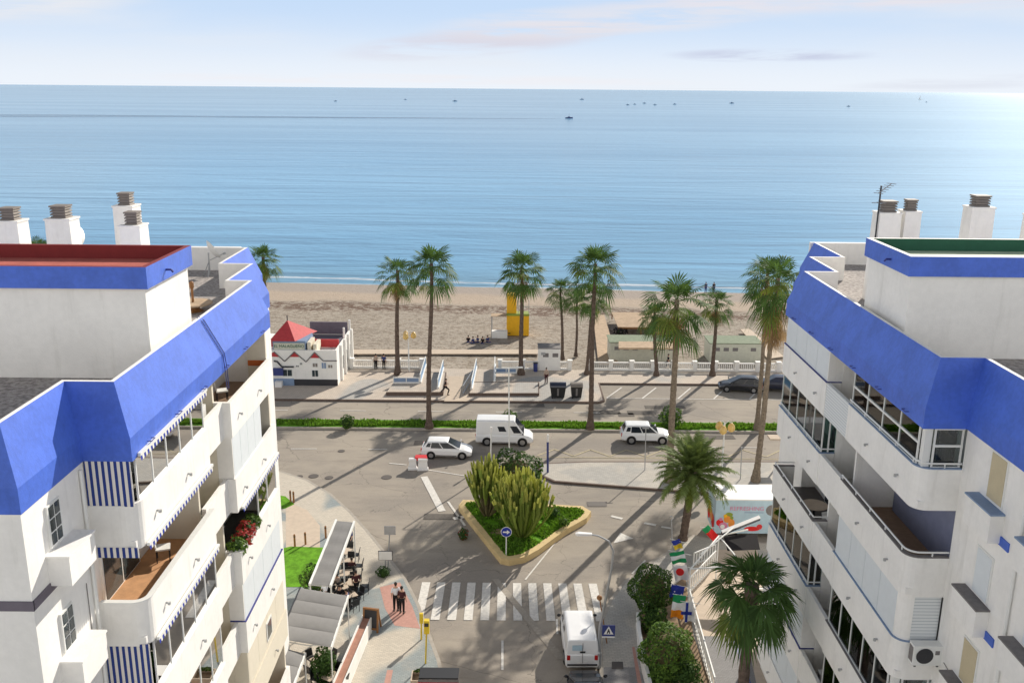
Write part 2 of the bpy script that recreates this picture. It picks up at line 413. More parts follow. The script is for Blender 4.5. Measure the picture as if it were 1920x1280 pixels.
el = t.math('DIVIDE', sx.outputs[2], t.math('MAXIMUM', t.math('SQRT', t.math('ADD', t.math('MULTIPLY', sx.outputs[0], sx.outputs[0]), t.math('MULTIPLY', sx.outputs[1], sx.outputs[1]))), .05))
az = t.math('ARCTAN2', sx.outputs[0], sx.outputs[1])
cv = t.add('ShaderNodeCombineXYZ'); t.l.new(az, cv.inputs[0]); t.l.new(t.math('MULTIPLY', el, 6.5), cv.inputs[1])
n1 = t.noise(t.mapv(cv.outputs[0], (2.6,2.2,1), (1.2,.35,0)), 1., 5., .5, .3)
n2 = t.noise(t.mapv(cv.outputs[0], (9.,14.,1), (3.1,.3,0)), 1., 5., .6, .3)
SKYK = dict(pale=(6.0,6.9,7.7))
# thin milky veil near the horizon, streaks of cloud above it
veil = t.ramp(el, .38, .09)
c = t.mix(1., sky.outputs[0], sky.outputs[0])
hs = t.add('ShaderNodeHueSaturation'); hs.inputs['Saturation'].default_value = .62; hs.inputs['Value'].default_value = .48; t.l.new(c, hs.inputs['Color'])
c = t.mix(veil, hs.outputs[0], (3.3,4.2,5.45))
fill_bank = t.math('MULTIPLY', t.math('MULTIPLY', t.ramp(t.math('ABSOLUTE', az), .66, 1.0), t.ramp(el, .62, .38)), t.ramp(t.noise(t.mapv(dv, (2.5,2.5,5)), 1., 5., .6), .30, .55))  # unseen bright cloud added beside and behind the camera to lift shaded walls
c = t.mix(t.math('MULTIPLY', fill_bank, .95), c, (8.6,8.55,8.5))
c = t.mix(t.math('MULTIPLY', t.ramp(el, .085, .0), .85), c, (5.15,5.35,5.6))
def blob(a0, e0, wa, we, tilt=0.):
    da = t.math('SUBTRACT', az, a0); de = t.math('SUBTRACT', t.math('SUBTRACT', el, e0), t.math('MULTIPLY', da, tilt))
    q = t.math('ADD', t.math('POWER', t.math('ABSOLUTE', t.math('DIVIDE', da, wa)), 2.), t.math('POWER', t.math('ABSOLUTE', t.math('DIVIDE', de, we)), 2.))
    return t.ramp(q, 1., .0)
def cloud(c, mask, col, k):
    return t.mix(t.math('MULTIPLY', t.math('MULTIPLY', mask, t.ramp(n2, .32, .6)), k), c, col)
c = t.mix(t.math('MULTIPLY', t.ramp(n1, .42, .75), .6), c, (4.75,4.9,5.15))
c = cloud(c, blob(-.50, .080, .20, .035, .1), (4.9,4.85,4.95), .9)
c = cloud(c, blob(-.02, .048, .18, .018, .10), (4.1,4.05,4.55), .95)
c = cloud(c, blob(.10, .068, .22, .020, .06), (4.8,4.6,4.75), .7)
c = cloud(c, blob(.255, .034, .115, .008, .0), (3.35,3.6,4.5), .95)
c = cloud(c, blob(.36, .088, .34, .018, .0), (4.75,4.45,4.7), .75)
c = cloud(c, blob(.46, .010, .16, .008, .05), (4.2,4.4,4.9), .7)
c = cloud(c, blob(-.1, .008, .35, .007, .0), (5.1,4.95,5.1), .6)
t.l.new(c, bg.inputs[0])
S.view_settings.view_transform = 'Standard'; S.view_settings.look = 'None'; S.view_settings.exposure = .22; S.view_settings.gamma = 1.
S.render.engine = 'CYCLES'
try:
    S.cycles.use_denoising = True; S.cycles.max_bounces = 6; S.cycles.transparent_max_bounces = 12
except Exception: pass
# ---------------------------------------------------------------- the setting
def G(pts, z=0.): return [g(x, y, z) for x, y in pts]
ZS = .13                                                       # pavement height
mb = MB(); mb.face([(-400,-80,-.02),(400,-80,-.02),(400,98.6,-.02),(-400,98.6,-.02)]); struct(mb.build('ground', M['asphalt']))
# sand, sloping under the water
mb = MB(); ys = [98.5+i*2.2 for i in range(34)]; xs = [-260+i*10 for i in range(53)]
def sandz(x, y):
    sh = y+.067*x; z = -.45-(sh-99)/51*1.05
    return z+.07*math.sin(x*.31+y*.2)*math.sin(y*.27-x*.11)*max(0, min(1, (147-sh)/10, (sh-100)/4))
idx = [[mb.V((x, y, sandz(x, y))) for x in xs] for y in ys]
for j in range(len(ys)-1):
    for i in range(len(xs)-1):
        mb.f.append([idx[j][i], idx[j][i+1], idx[j+1][i+1], idx[j+1][i]]); mb.m.append(0)
struct(mb.build('beach', M['sand'], smooth=True))
mb = MB(); mb.face([(-90000,140,-1.5),(90000,140,-1.5),(90000,120000,-1.5),(-90000,120000,-1.5)]); struct(mb.build('sea', M['sea']))
# pavements (real steps with kerbs)
def pavement(name, poly, m, z1=ZS, kerbm=None, kw=.18):
    o = MB().prism(poly, -.05, z1).build(name, m); struct(o)
    return o
def kerbline(pts, z1=ZS+.004, w=.2, m='kerb', close=False):
    mb = MB(); P = [Vector((p[0],p[1],0)) for p in pts]
    L = []; R = []
    for i, p in enumerate(P):
        a = P[i-1] if (i or close) else p; b = P[(i+1) % len(P)] if (i < len(P)-1 or close) else p
        d = ((b-p).normalized() if b != p else Vector())+((p-a).normalized() if a != p else Vector()); d.normalize()
        nn = Vector((-d.y, d.x, 0))
        L.append(p-nn*w/2); R.append(p+nn*w/2)
    mb.loft([[(l.x,l.y,-.04),(r.x,r.y,-.04),(r.x,r.y,z1),(l.x,l.y,z1)] for l, r in zip(L, R)]+([] if not close else []))
    return struct(mb.build('kerb', M[m]))
swL = [(300,868),(490,879),(530,887),(575,902),(620,929),(655,961),(690,1000),(727,1046),(760,1090),(783,1135),(803,1190),(822,1240),(833,1290)]
pl = G(swL)
pavement('pavement', pl+[(-2.6,36),(-2.4,-40),(-90,-40),(-90,pl[0][1])], M['paveL']); kerbline(pl+[(-2.6,36),(-2.4,-20)])
pr = G([(1128,1290),(1127,1240),(1127,1190),(1130,1165),(1145,1128),(1170,1095),(1215,1060),(1265,1030),(1300,1006)])
pavement('pavement', [(4.3,-40),(4.3,36)]+pr+[(14.6,58.2),(90,57.5),(90,-40)], M['paveI']); kerbline([(4.3,-20),(4.3,36)]+pr+[(14.6,58.2),(40,57.8)])
ps = G([(1010,872),(1100,868),(1300,868),(1480,868)])+[(90,73.2),(90,64.0)]+G([(1480,938),(1340,927),(1040,904),(1015,893)])
pavement('pavement', ps, M['paveI']); kerbline(ps[6:]+ps[:4], m='kerbdk')
rnd0 = random.Random(2); mb = MB()
for k in range(11):
    x = rnd0.uniform(-18,20); y = rnd0.choice([rnd0.uniform(73,79), rnd0.uniform(83,87), rnd0.uniform(57,68)]); a, b = rnd0.uniform(.5,2.2), rnd0.uniform(.3,.6)
    if -4.5 < x < 6.5 and 54 < y < 66 or (x > 3 and y < 75) or (x < -9 and y < 70): continue
    mb.face([(x-a,y-b,.003),(x+a,y-b*.9,.003),(x+a*.95,y+b,.003),(x-a,y+b,.003)])
struct(mb.build('asphalt_repair', M['patchdk']))
pp = [(-90,87.75),(8.7,87.75),(9.2,88.3),(9.2,93.9),(90,93.9),(90,98.6),(-90,98.6)]
pavement('promenade', pp, M['paveP'], .15); kerbline(pp[:5], .154, .22, 'kerbdk')
# median with grass
md = [(-90,79.75),(90,79.75),(90,82.15),(-90,82.15)]
pavement('median', md, M['kerb'], .16)
mb = MB(); mb.face([(-90,79.98,.17),(90,79.98,.17),(90,81.95,.17),(-90,81.95,.17)]); struct(mb.build('median_lawn', M['lawn']))
def grass_cards(n, sampler, h, w, z, mats, name, seed=1):
    r = random.Random(seed); mb = MB()
    for _ in range(n):
        x, y = sampler(r); a = r.uniform(0, PI); hh = h*r.uniform(.5, 1.3); l = r.uniform(-.5,.5)*hh; l2 = r.uniform(-.5,.5)*hh
        dx, dy = math.cos(a)*w, math.sin(a)*w
        mb.face([(x-dx,y-dy,z),(x+dx,y+dy,z),(x+dx*.6+l,y+dy*.6+l2,z+hh),(x-dx*.6+l,y-dy*.6+l2,z+hh)], 0 if r.random() < .75 else 1)
    return struct(mb.build(name, mats, fix=False), 'stuff')
def med_s(r):
    x = r.uniform(-24, 30); y = 80.9+r.uniform(-.85,.85)*(.75+.25*math.sin(x*1.3))
    return x, y
grass_cards(12000, med_s, .22, .07, .15, [M['grassl'], M['bushl']], 'median_grass')
# road paint
zp = .006
mp = MB()
def strip(p, q, w, z=None, m=None):
    z = zp if z is None else z; tgt = m or mp
    a = Vector((*p,0)); b = Vector((*q,0)); n = (b-a).normalized(); n = Vector((-n.y,n.x,0))*w/2
    tgt.face([(a.x-n.x,a.y-n.y,z),(b.x-n.x,b.y-n.y,z),(b.x+n.x,b.y+n.y,z),(a.x+n.x,a.y+n.y,z)])
for k in range(12):
    x0 = -5.55+k*.958; sk = (k-4)*.012
    mp.face([(x0+sk,48.45,zp),(x0+.52+sk,48.45,zp),(x0+.52-sk*.5,52.75,zp),(x0-sk*.5,52.75,zp)])
def pstrip(a, b, w, m=None): strip(g(*a), g(*b), w, None, m)
pstrip((795,893),(829,958),.55); pstrip((905,962),(850,972),.4); pstrip((840,940),(872,985),.18)
pstrip((545,841),(594,841),.14); pstrip((690,842),(726,842),.14); pstrip((730,868),(762,871),.14); pstrip((800,880),(880,893),.12)
pstrip((1146,967),(1167,972),.3); pstrip((1208,980),(1230,984),.3); pstrip((1240,987),(1258,990),.25); pstrip((1085,962),(985,1086),.1)
mp.face([(*g(1150,1018),zp),(*g(1188,1009),zp),(*g(1163,998),zp)])
pstrip((1045,1188),(1044,1160),.12); pstrip((942,1255),(942,1200),.13); pstrip((1210,1050),(1185,1075),.12)
for k in range(5): strip((11.5+k*3.6,92.9),(9.6+k*3.6,89.4),.16)
strip((9.6,89.3),(28,89.3),.14)
for k in range(5): strip((-24+k*7.5,84.9),(-21.5+k*7.5,84.9),.13)
for k in range(6): strip((12+k*4.,76.2),(14.+k*4.,76.2),.12)
struct(mp.build('road_markings', M['linew']))
my = MB(); zz = [(2.2,73.9)]
for k in range(9): zz.append((2.2+(k+1)*1.55, 75.4 if k % 2 == 0 else 73.9))
for p, q in zip(zz, zz[1:]): strip(p, q, .13, .007, my)
zz = [(18.5+k*1.6, 75.6 if k % 2 else 74.1) for k in range(6)]
for p, q in zip(zz, zz[1:]): strip(p, q, .13, .007, my)
strip((2,73.6),(30,73.6),.1,.007,my)
struct(my.build('zigzag_markings', M['liney']))
mb = MB(); a = G([(922,1085),(935,1085),(1062,1235),(1045,1235)]); mb.face([(x,y,.008) for x, y in a])
struct(mb.build('asphalt_repair', M['patch']))
mb = MB(); mb.face([(*p, .0075) for p in G([(1100,940),(1138,940),(1138,949),(1102,949)])]); struct(mb.build('drain_grate', M['iron']))
for k, (x, y, r) in enumerate(((725,894,.42),(588,892,.40),(617,895,.34),(561,893,.3),(640,845,.3))):
    p = g(x, y); o = MB().cyl(p[0], p[1], -.01, .011, r, n=20).build('manhole_cover', M['iron'])
    struct(o)
mb = MB(); mb.face([(*p, ZS+.004) for p in G([(866,1160)]*0+[(712,1100),(750,1091),(773,1136),(788,1178),(740,1172),(722,1140)], ZS)]); struct(mb.build('tactile_paving', M['redtile']))
mb = MB(); mb.face([(*p, ZS+.004) for p in G([(536,986),(590,986),(596,997),(536,998)], ZS)]); mb.face([(*p, ZS+.004) for p in G([(726,1255),(737,1255),(730,1290),(718,1290)], ZS)]); struct(mb.build('red_tile_band', M['redtile']))
mb = MB(); mb.face([(*p, ZS+.008) for p in G([(536,940),(575,955),(600,985),(600,1030),(536,1030)], ZS)]); 
struct(mb.build('latte_tile_area', M['lattile']))
mb = MB(); mb.face([(*p, ZS+.012) for p in G([(500,1034),(545,1024),(608,1026),(618,1030),(590,1100),(500,1100)], ZS)]); struct(mb.build('lawn', M['lawn']))
mb = MB(); mb.face([(*p, ZS+.012) for p in G([(500,925),(535,930),(552,945),(535,953),(500,955)], ZS)]); struct(mb.build('lawn', M['lawn']))
# right courtyard walkway
mb = MB(); mb.face([(*p, ZS+.004) for p in G([(1285,1075),(1345,1030),(1420,1030),(1440,1180),(1440,1290),(1340,1290)], ZS)]); struct(mb.build('courtyard_floor', M['lattile']))
mb = MB(); mb.face([(*p, ZS+.012) for p in G([(1310,1192),(1400,1192),(1420,1290),(1345,1290)], ZS)]); struct(mb.build('courtyard_tiles', M['paveR']))
mb = MB(); mb.face([(*p, ZS+.02) for p in G([(1368,1182),(1372,1182),(1412,1290),(1406,1290)], ZS)]); struct(mb.build('blue_floor_line', M['navy']))
mb = MB(); mb.face([(*p, ZS+.012) for p in G([(1196,1150),(1285,1080),(1300,1190),(1335,1290),(1225,1290)], ZS)]); struct(mb.build('planted_soil', M['soil']))
mb = MB(); mb.face([(*p, ZS+.006) for p in G([(1132,1250),(1195,1250),(1222,1290),(1130,1290)], ZS)]); struct(mb.build('grey_paving', M['paveR']))
mb = MB(); mb.face([(*p, ZS+.012) for p in G([(1185,1212),(1190,1212),(1205,1290),(1197,1290)], ZS)]); struct(mb.build('red_tile_band', M['redtile']))
mb = MB(); mb.face([(*p, ZS+.02) for p in G([(1147,1240),(1168,1240),(1169,1254),(1147,1254)], ZS)]); struct(mb.build('drain_grate', M['iron']))
# roundabout island wall + lawn
isl = G([(860,957),(868,946),(1092,958),(1108,968),(1100,980),(1060,1003),(1010,1040),(985,1054),(955,1060),(938,1056)])
def offset_poly(poly, d):
    n = len(poly); P = [Vector((p[0],p[1])) for p in poly]; A = sum(P[i].x*P[(i+1)%n].y-P[(i+1)%n].x*P[i].y for i in range(n)); sg = 1 if A > 0 else -1
    out = []
    for i in range(n):
        a = (P[i]-P[i-1]).normalized(); b = (P[(i+1)%n]-P[i]).normalized()
        na = Vector((-a.y,a.x))*sg; nb = Vector((-b.y,b.x))*sg; m = na+nb
        k = d/max(.35, (1+na.dot(nb))/1.) if m.length > 1e-6 else 0
        q = P[i]+m*k; out.append((q.x,q.y))
    return out
inn = offset_poly(isl, .42)
mb = MB(); n = len(isl)
mb.loft([[(*isl[i],-.03),(*isl[i],.42),(*inn[i],.45),(*inn[i],.1)] for i in list(range(n))+[0]], caps=False)
tag(mb.build('planter_wall', M['kerbyel']), 'low cream yellow wall around the triangular traffic island', 'wall')
MBi = MB(); MBi.prism(inn, 0, .36); struct(MBi.build('island_lawn', M['lawn']))
def isl_s(r):
    while True:
        x = r.uniform(-4.5,6.5); y = r.uniform(54.5,65); ins = False; j = n-1
        for i in range(n):
            if (inn[i][1] > y) != (inn[j][1] > y) and x < (inn[j][0]-inn[i][0])*(y-inn[i][1])/(inn[j][1]-inn[i][1])+inn[i][0]: ins = not ins
            j = i
        if ins and math.sin(x*1.7+y)*math.cos(y*1.3) > -.75: return x, y
grass_cards(9500, isl_s, .17, .06, .34, [M['grassl'], M['bushl']], 'island_ground_cover', 3)
mb = MB()
for x, y, r in ((935,998,.62),(948,972,.6)):
    p = g(x, y, .4); mb.lathe(p[0], p[1], [(r*1.25,.33),(r*.9,.44),(r*.3,.50)], 9)
struct(mb.build('island_soil', M['soil']))
# ---------------------------------------------------------------- the twin apartment buildings
class Bld: pass
def axis(s, a, y0):
    return lambda d, t, z: (s*(a+d), y0+t, z)
ZT, ZC, ZB, ZDECK = 22.5, 21.1, 20.5, 21.4
def ribbon(mb, path, prof, mi=None):
    """sweep prof (inward offset o, z) along an axis-aligned plan path (d,t); building lies on the left-turn side"""
    P = [Vector(p) for p in path]; nrm = []
    for a, b in zip(P, P[1:]):
        dd = (b-a).normalized(); nrm.append(Vector((dd.y, -dd.x)))
    rings = []
    for i, p in enumerate(P):
        if i == 0: m = nrm[0]
        elif i == len(P)-1: m = nrm[-1]
        else:
            c = nrm[i-1].dot(nrm[i]); m = (nrm[i-1]+nrm[i])/(1+c)
        rings.append([(p.x+m.x*o, p.y+m.y*o, z) for o, z in prof])
    mb.loft(rings, 0, True, True, mi)
def building(s, a, y0, tn, side, label):
    B = Bld(); B.s = s; B.tf = axis(s, a, y0); B.y0 = y0; B.a = a; B.side = side
    root = thing('apartment_building', label, 'apartment building', (s*(a+6), y0+8, 0)); B.root = root
    new = lambda: MB(B.tf)
    B.new = new
    e3, e4 = (.95,2.35) if side == 'L' else (1.35,2.9)
    # body
    poly = [(1.3,tn),(1.3,0),(2,0),(2,14.3),(e3,14.3),(e3,18),(e4,18),(e4,22.2),(16,22.2),(16,tn)]
    new().prism(poly, 0, ZB+.3).build('wall', M['white'], root, True)
    # roof slab with gravel
    ins = [(1.9,tn+.6),(1.9,.6),(.6,.6),(.6,13.7),(e3+.6,13.7),(e3+.6,17.4),(e4+.6,17.4),(e4+.6,21.6),(16,21.6),(16,tn+.6)]
    rf = new().prism(ins, ZB-.03, ZDECK, 0, 1).build('roof', [M['white'], M['gravel']], root, True)
    # sloping parapet band
    path = [(16,tn),(1.3,tn),(1.3,0),(0,0),(0,14.3),(e3,14.3),(e3,18),(e4,18),(e4,22.2),(16,22.2)]
    prof = [(-.04,ZB-.05),(-.04,ZC),(.44,ZT),(.56,ZT),(.58,ZB-.05)]
    mb = new(); ribbon(mb, path, prof, [0,0,1,1,1]); mb.build('parapet_band', [M['blue'], M['white']], root, True)
    mb = new()
    for t in [1.,3.2,5.6,8.,10.4,12.8]:
        mb.tube([(-.05,t,ZB+.12),(-.16,t,ZB+.12),(-.16,t+.28,ZB+.12),(-.05,t+.28,ZB+.12)], .014, 5)
    mb.build('hook', M['bluedark'], root, True)
    # stair head block with its band
    d0, t0, t1 = .9, 4.2, 7.9
    pb = new().box(d0,16.2,t0,t1,ZDECK-.02,24.25).build('rooftop_block', M['white'], root, True)
    mb = new(); o = .14
    o2 = .02; mb.prism([(d0+o2,t0+o2),(d0+o2,t1-o2),(16.1,t1-o2),(16.1,t0+o2)], 24.26, 24.42)
    mb.build('block_floor', M['redroof'] if side == 'L' else M['greenroof'], pb, True)
    mb = new()
    ribbon(mb, [(16.2,t0-o),(d0-o,t0-o),(d0-o,t1+o),(16.2,t1+o)], [(0,24.2),(0,24.86),(.17,24.86),(.17,24.21)], [0, 2, 1, 1])
    mb.build('block_band', [M['blue'], M['redwall'] if side == 'L' else M['greenwall'], M['redwall'] if side == 'L' else M['white']], pb, True)
    B.pb = pb
    return B
def chimney(B, x, Y, z1, w, dp, label_part=None):
    mb = MB(); w *= .9; dp *= .9
    mb.loft([[(x-w*f,Y-dp*f,z),(x+w*f,Y-dp*f,z),(x+w*f,Y+dp*f,z),(x-w*f,Y+dp*f,z)] for f, z in ((.56,ZDECK-.1),(.5,z1),(.54,z1+.01),(.54,z1+.07))])
    c = mb.build('chimney', M['white'], B.root, True)
    mb = MB(); w2 = w*.30
    for i in range(4):
        z = z1+.1+i*.105
        mb.loft([[(x-w2*f,Y-w2*f,zz),(x+w2*f,Y-w2*f,zz),(x+w2*f,Y+w2*f,zz),(x-w2*f,Y+w2*f,zz)] for f, zz in ((1.06,z-.03),(1.06,z),(.92,z+.045))])
    mb.box(x-w2*.8,x+w2*.8,Y-w2*.8,Y+w2*.8,z1+.06,z1+.47)
    mb.box(x-w2*1.12,x+w2*1.12,Y-w2*1.12,Y+w2*1.12,z1+.47,z1+.53)
    mb.build('chimney_cap', M['louvre'], c, True)
FL = [18.1-2.92*k for k in range(6)]
SEG = {'A': (0.,6.), 'B': (6.,8.5), 'C': (8.5,14.3)}
def arc_path(t1, r=.45, off=0.):
    P = [(1.3, off)]; c = (r, r); rr = r-off
    for i in range(7):
        a = rad(90*i/6); P.append((c[0]-rr*math.sin(a), c[1]-rr*math.cos(a)))
    P.append((off, t1)); return P
def balcony(B, k, sg, fill, floor='floor_gr', rail=False, cap=None, near=None, band=None, glassm='glass', pm='white', t1o=None, fixt=True, prot=0., half=None):
    t0, t1 = SEG[sg]; zf = FL[k]; zt = zf+1.05; zc = ZB-.05 if k == 0 else zf+2.92-.28
    new = B.new; db = (.28 if B.side == 'L' else .03) if sg == 'B' else 0.
    mb = new(); mb.box(db+.12,2.02,t0+.02,t1-.02,zf-.2,zf)
    if sg == 'A':
        po = arc_path(t1); pi = arc_path(t1, .45, .14); pi = pi
    elif sg == 'B':
        po = [(db,t0),(db,t1)]; pi = [(db+.14,t0),(db+.14,t1)]
    else:
        po = [(.6,t0),(0,t0),(0,t1),(.94,t1)]; pi = [(.6,t0+.14),(.14,t0+.14),(.14,t1-.14),(.94,t1-.14)]
    zl = zf-.28
    mb.loft([[(*p,zl),(*p,zt),(*q,zt),(*q,zl)] for p, q in zip(po, pi)])
    bal = mb.build('balcony', M[pm], B.root, True)
    new().box(db+.15,1.98,t0+.15,t1-.06,zf+.004,zf+.016).build('balcony_floor', M[floor], bal, True)
    def at(o): return arc_path(t1, .45, o) if sg == 'A' else [(db+o if i else o, q) for i, q in ((1,t0),(1,t1))] if sg == 'B' else [(.6,t0+o),(o,t0+o),(o,t1-o),(.94,t1-o)]
    if cap:
        pa = at(-.012); pbb = at(.155)
        new().loft([[(*p,zt+.002),(*p,zt+.035),(*q,zt+.035),(*q,zt+.002)] for p, q in zip(pa, pbb)]).build('parapet_cap', M[cap], bal, True)
    if rail:
        pth = at(.05); mb = new(); mb.tube([(*p,zt+.17) for p in pth], .032, 6)
        n = int((t1-t0)/1.25)
        for i in range(n+1):
            t = t0+.5+(t1-t0-.6)*i/max(1,n); mb.tube([(db+.05,t,zt),(db+.05,t,zt+.17)], .025, 5)
        if sg == 'A': mb.tube([(.8,.05,zt),(.8,.05,zt+.17)], .025, 5)
        mb.build('handrail', M['frame'], bal, True)
    # partition walls at the ends and doors at the back
    zw = zc+.2 if k else ZB
    pm2 = M['beige'] if (B.side == 'R' and sg == 'B') else M['white']
    for bx_ in ([(.45,1.99,t1-.14,t1-.01)] if sg == 'A' else [(.62,1.99,t0+.02,t0+.16)]+([(.17,.93,t1-.17,t1-.025)] if fill != 'openend' else []) if sg == 'C' else []):
        new().box(*bx_,zf-.01,zw).build('partition_wall', M['cream'] if B.side == 'L' else M['white'], bal, True)
    if sg in 'AC' and fill != 'terrace':
        tm = (t0+t1)/2
        fr = new().box(1.93,2.02,tm-1.3,tm+1.3,zf,zf+2.2).build('sliding_door', M['frame'], bal, True)
        mb = new(); mb.box(1.915,1.94,tm-1.22,tm-.05,zf+.06,zf+2.12); mb.box(1.915,1.94,tm+.05,tm+1.22,zf+.06,zf+2.12); mb.build('door_glass', M['door'], bal, True)
    # what fills the opening above the parapet
    ta = t0+.1; tb = t1-.1
    if sg == 'A' and fill not in ('open', 'none'): ta = .42
    if half: ta = t0+(t1-t0)*half
    if fill in ('glaze', 'glazet'):
        mb = new(); n = max(2, int(round((tb-ta)/(1.45 if fill == 'glazet' else 1.15))))
        for i in range(n+1):
            t = ta+(tb-ta)*i/n; mb.box(.075,.125,t-.025,t+.025,zt,zc)
        mb.box(.065,.135,ta,tb,zt,zt+.06); mb.box(.065,.135,ta,tb,zc-.08,zc)
        if fill == 'glazet': mb.box(.06,.14,ta,tb,zc-.62,zc-.55)
        if sg == 'A' and near != 'curtain':
            mb.box(.14,.36,.14,.36,zt,zc)
            for d in (.42,1.24): mb.box(d-.03,d+.03,.09,.15,zt,zc)
            mb.box(.4,1.28,.085,.155,zt,zt+.06); mb.box(.4,1.28,.085,.155,zc-.62,zc-.55); mb.box(.4,1.28,.085,.155,zc-.08,zc)
        if sg == 'C' and not half:
            for d in (.35,.9): mb.box(d-.03,d+.03,t0+.06,t0+.12,zt,zc)
        mb.build('window_frame', M['frame'], bal, True)
        rc = random.Random(k*7+ord(sg)+ord(B.side))
        for i in range(n):
            if rc.random() < .45:
                q0 = ta+(tb-ta)*i/n; q1 = ta+(tb-ta)*(i+rc.uniform(.5,.95))/n; m_ = int((q1-q0)/.07)
                cu = new(); cu.loft([[(.24+.025*(j % 2),q0+(q1-q0)*j/m_,zt+.03),(.24+.025*(j % 2),q0+(q1-q0)*j/m_,zc-.1)] for j in range(m_+1)], close=False, caps=False)
                cu.build('curtain', M['cream' if rc.random() < .5 else 'shutter'], bal, True, fix=False)
        mb = new(); mb.box(.095,.105,ta,tb,zt+.02,zc-.02)
        if sg == 'A' and near != 'curtain': mb.box(.36,1.28,.115,.125,zt+.02,zc-.02)
        if sg == 'C' and not half: mb.box(.12,.95,t0+.085,t0+.095,zt+.02,zc-.02)
        mb.build('window_pane', M[glassm], bal, True, fix=False)
    elif fill == 'shutter':
        n = max(2, int(round((tb-ta)/1.5))); mb = new()
        te = tb if t1o is None else t1o
        for i in range(n):
            u0 = ta+(te-ta)*i/n; u1 = ta+(te-ta)*(i+1)/n
            mb.box(.05,.10,u0+.012,u1-.012,zt+.04,zc)
        mb.build('shutter', M['shutter'] if pm == 'white' else M[pm], bal, True)
        mb = new(); mb.box(.10,.13,ta,te,zt,zc)
        mb.build('shutter_backing', M['frame'], bal, True)
        if sg == 'C': new().box(.055,.615,t0+.04,t0+.11,zt+.01,zc+.02).build('corner_post', M[pm], bal, True)
        if sg == 'A':
            mb = new()
            pa = arc_path(.46, .45, .06); pb2 = arc_path(.46, .45, .16)
            mb.loft([[(*p,zt),(*p,zc+.02),(*q,zc+.02),(*q,zt)] for p, q in zip(pa[1:], pb2[1:])]); mb.build('corner_post', M['white'], bal, True)
            mb = new(); mb.box(.46,1.29,.08,.13,zt+.03,zc)
            mb.build('near_shutter', M['slats'], bal, True)
    if near == 'curtain':
        new().box(.05,1.29,.02,.035,zt-.02,zc+.05).build('striped_awning', M['stripex'], bal, True)
    if near == 'valance':
        new().box(.05,1.29,-.02,-.005,zc-.18,zc+.12).build('striped_awning', M['stripex'], bal, True)
    if band == 'valance':
        mb = new(); mb.box(-.13,-.05,t0+.3,t1-.1,zc+.02,zc+.11, 1)
        n = int((t1-t0-.4)/.12)
        for i in range(n):
            t = t0+.3+i*.12; mb.face([(-.12,t,zc+.03),(-.12,t+.12,zc+.03),(-.13,t+.105,zc-.09),(-.13,t+.06,zc-.13),(-.13,t+.015,zc-.09)], i % 2)
        mb.build('awning_valance', [M['flagblue'], M['frame']], bal, True)
    if fixt:
        for t in ([1.3,3.9] if sg == 'A' else [t0+1.,t0+3.7] if sg == 'C' else []):
            mb = new()
            mb.box(-.07,0,t-.02,t+.02,zf+.30,zf+.35); mb.box(-.13,-.06,t-.035,t+.035,zf+.26,zf+.345)
            mb.build('wall_light', M['steel'], bal, True)
    return bal
RB = building(1, 12.15, 25.9, -6.5, 'R', 'white apartment block with blue parapet on the right, green roof block on top')
LB = building(-1, 10.0, 22.9, -3.2, 'L', 'white apartment block with blue parapet on the left, red roof block and striped awnings')
# right building, floor by floor from the top
balcony(RB,0,'A','glazet',floor='floor_dk',rail=True,cap='bluegrey')
balcony(RB,0,'B','none',pm='slats'); balcony(RB,0,'C','shutter',cap='bluedark')
balcony(RB,1,'A','open',floor='floor_br',rail=True,cap='greycap')
balcony(RB,1,'B','none',pm='white'); balcony(RB,1,'C','glaze',floor='floor_gr',rail=True,cap='bluegrey',glassm='glassg')
balcony(RB,2,'A','shutter',cap='bluegrey'); balcony(RB,2,'B','none'); balcony(RB,2,'C','openend',floor='floor_dk',rail=True,cap='greycap')
balcony(RB,3,'A','glaze',floor='floor_gr',cap='greycap',glassm='glass'); balcony(RB,3,'B','none'); balcony(RB,3,'C','glaze',rail=True,cap='bluegrey',floor='floor_br')
balcony(RB,4,'A','glaze',floor='floor_gr',glassm='glassd'); balcony(RB,4,'B','none'); balcony(RB,4,'C','shutter',cap='bluedark')
balcony(RB,5,'A','open'); balcony(RB,5,'B','none'); balcony(RB,5,'C','shutter')
# blue painted back wall of the open second balcony, glass balustrade
RB.new().box(1.86,1.90,.3,5.6,FL[1]+.02,FL[1]+2.3).build('painted_wall', M['intblue'], RB.root, True)
# left building
balcony(LB,0,'A','glaze',floor='floor_gr',near='curtain',band='valance',glassm='glass')
balcony(LB,0,'B','none'); bt = balcony(LB,0,'C','terrace',floor='floor_br')
for d0, d1, t0, t1 in ((.18,.92,14.10,14.129),(1.955,1.985,8.7,14.0)):
    LB.new().box(d0,d1,t0,t1,FL[0]+.75,FL[0]+.98).build('orange_band', M['orange'], bt, True)
balcony(LB,1,'A','open',floor='floor_or',near='valance',band='valance',cap='frame')
balcony(LB,1,'B','none',floor='floor_gr'); balcony(LB,1,'C','shutter',t1o=12.4)
balcony(LB,2,'A','glaze',near='curtain',band='valance',glassm='glassg',floor='floor_gr')
balcony(LB,2,'B','none'); balcony(LB,2,'C','glaze',band='valance',half=.5,glassm='glassg',floor='floor_dk')
balcony(LB,3,'A','glaze',glassm='glassg',floor='floor_br'); balcony(LB,3,'B','none',floor='floor_br'); balcony(LB,3,'C','shutter',cap='bluedark')
balcony(LB,4,'A','open',floor='floor_or'); balcony(LB,4,'B','none'); balcony(LB,4,'C','shutter',pm='cream')
balcony(LB,5,'A','open'); balcony(LB,5,'B','none'); balcony(LB,5,'C','open',floor='floor_or')
mb = LB.new()
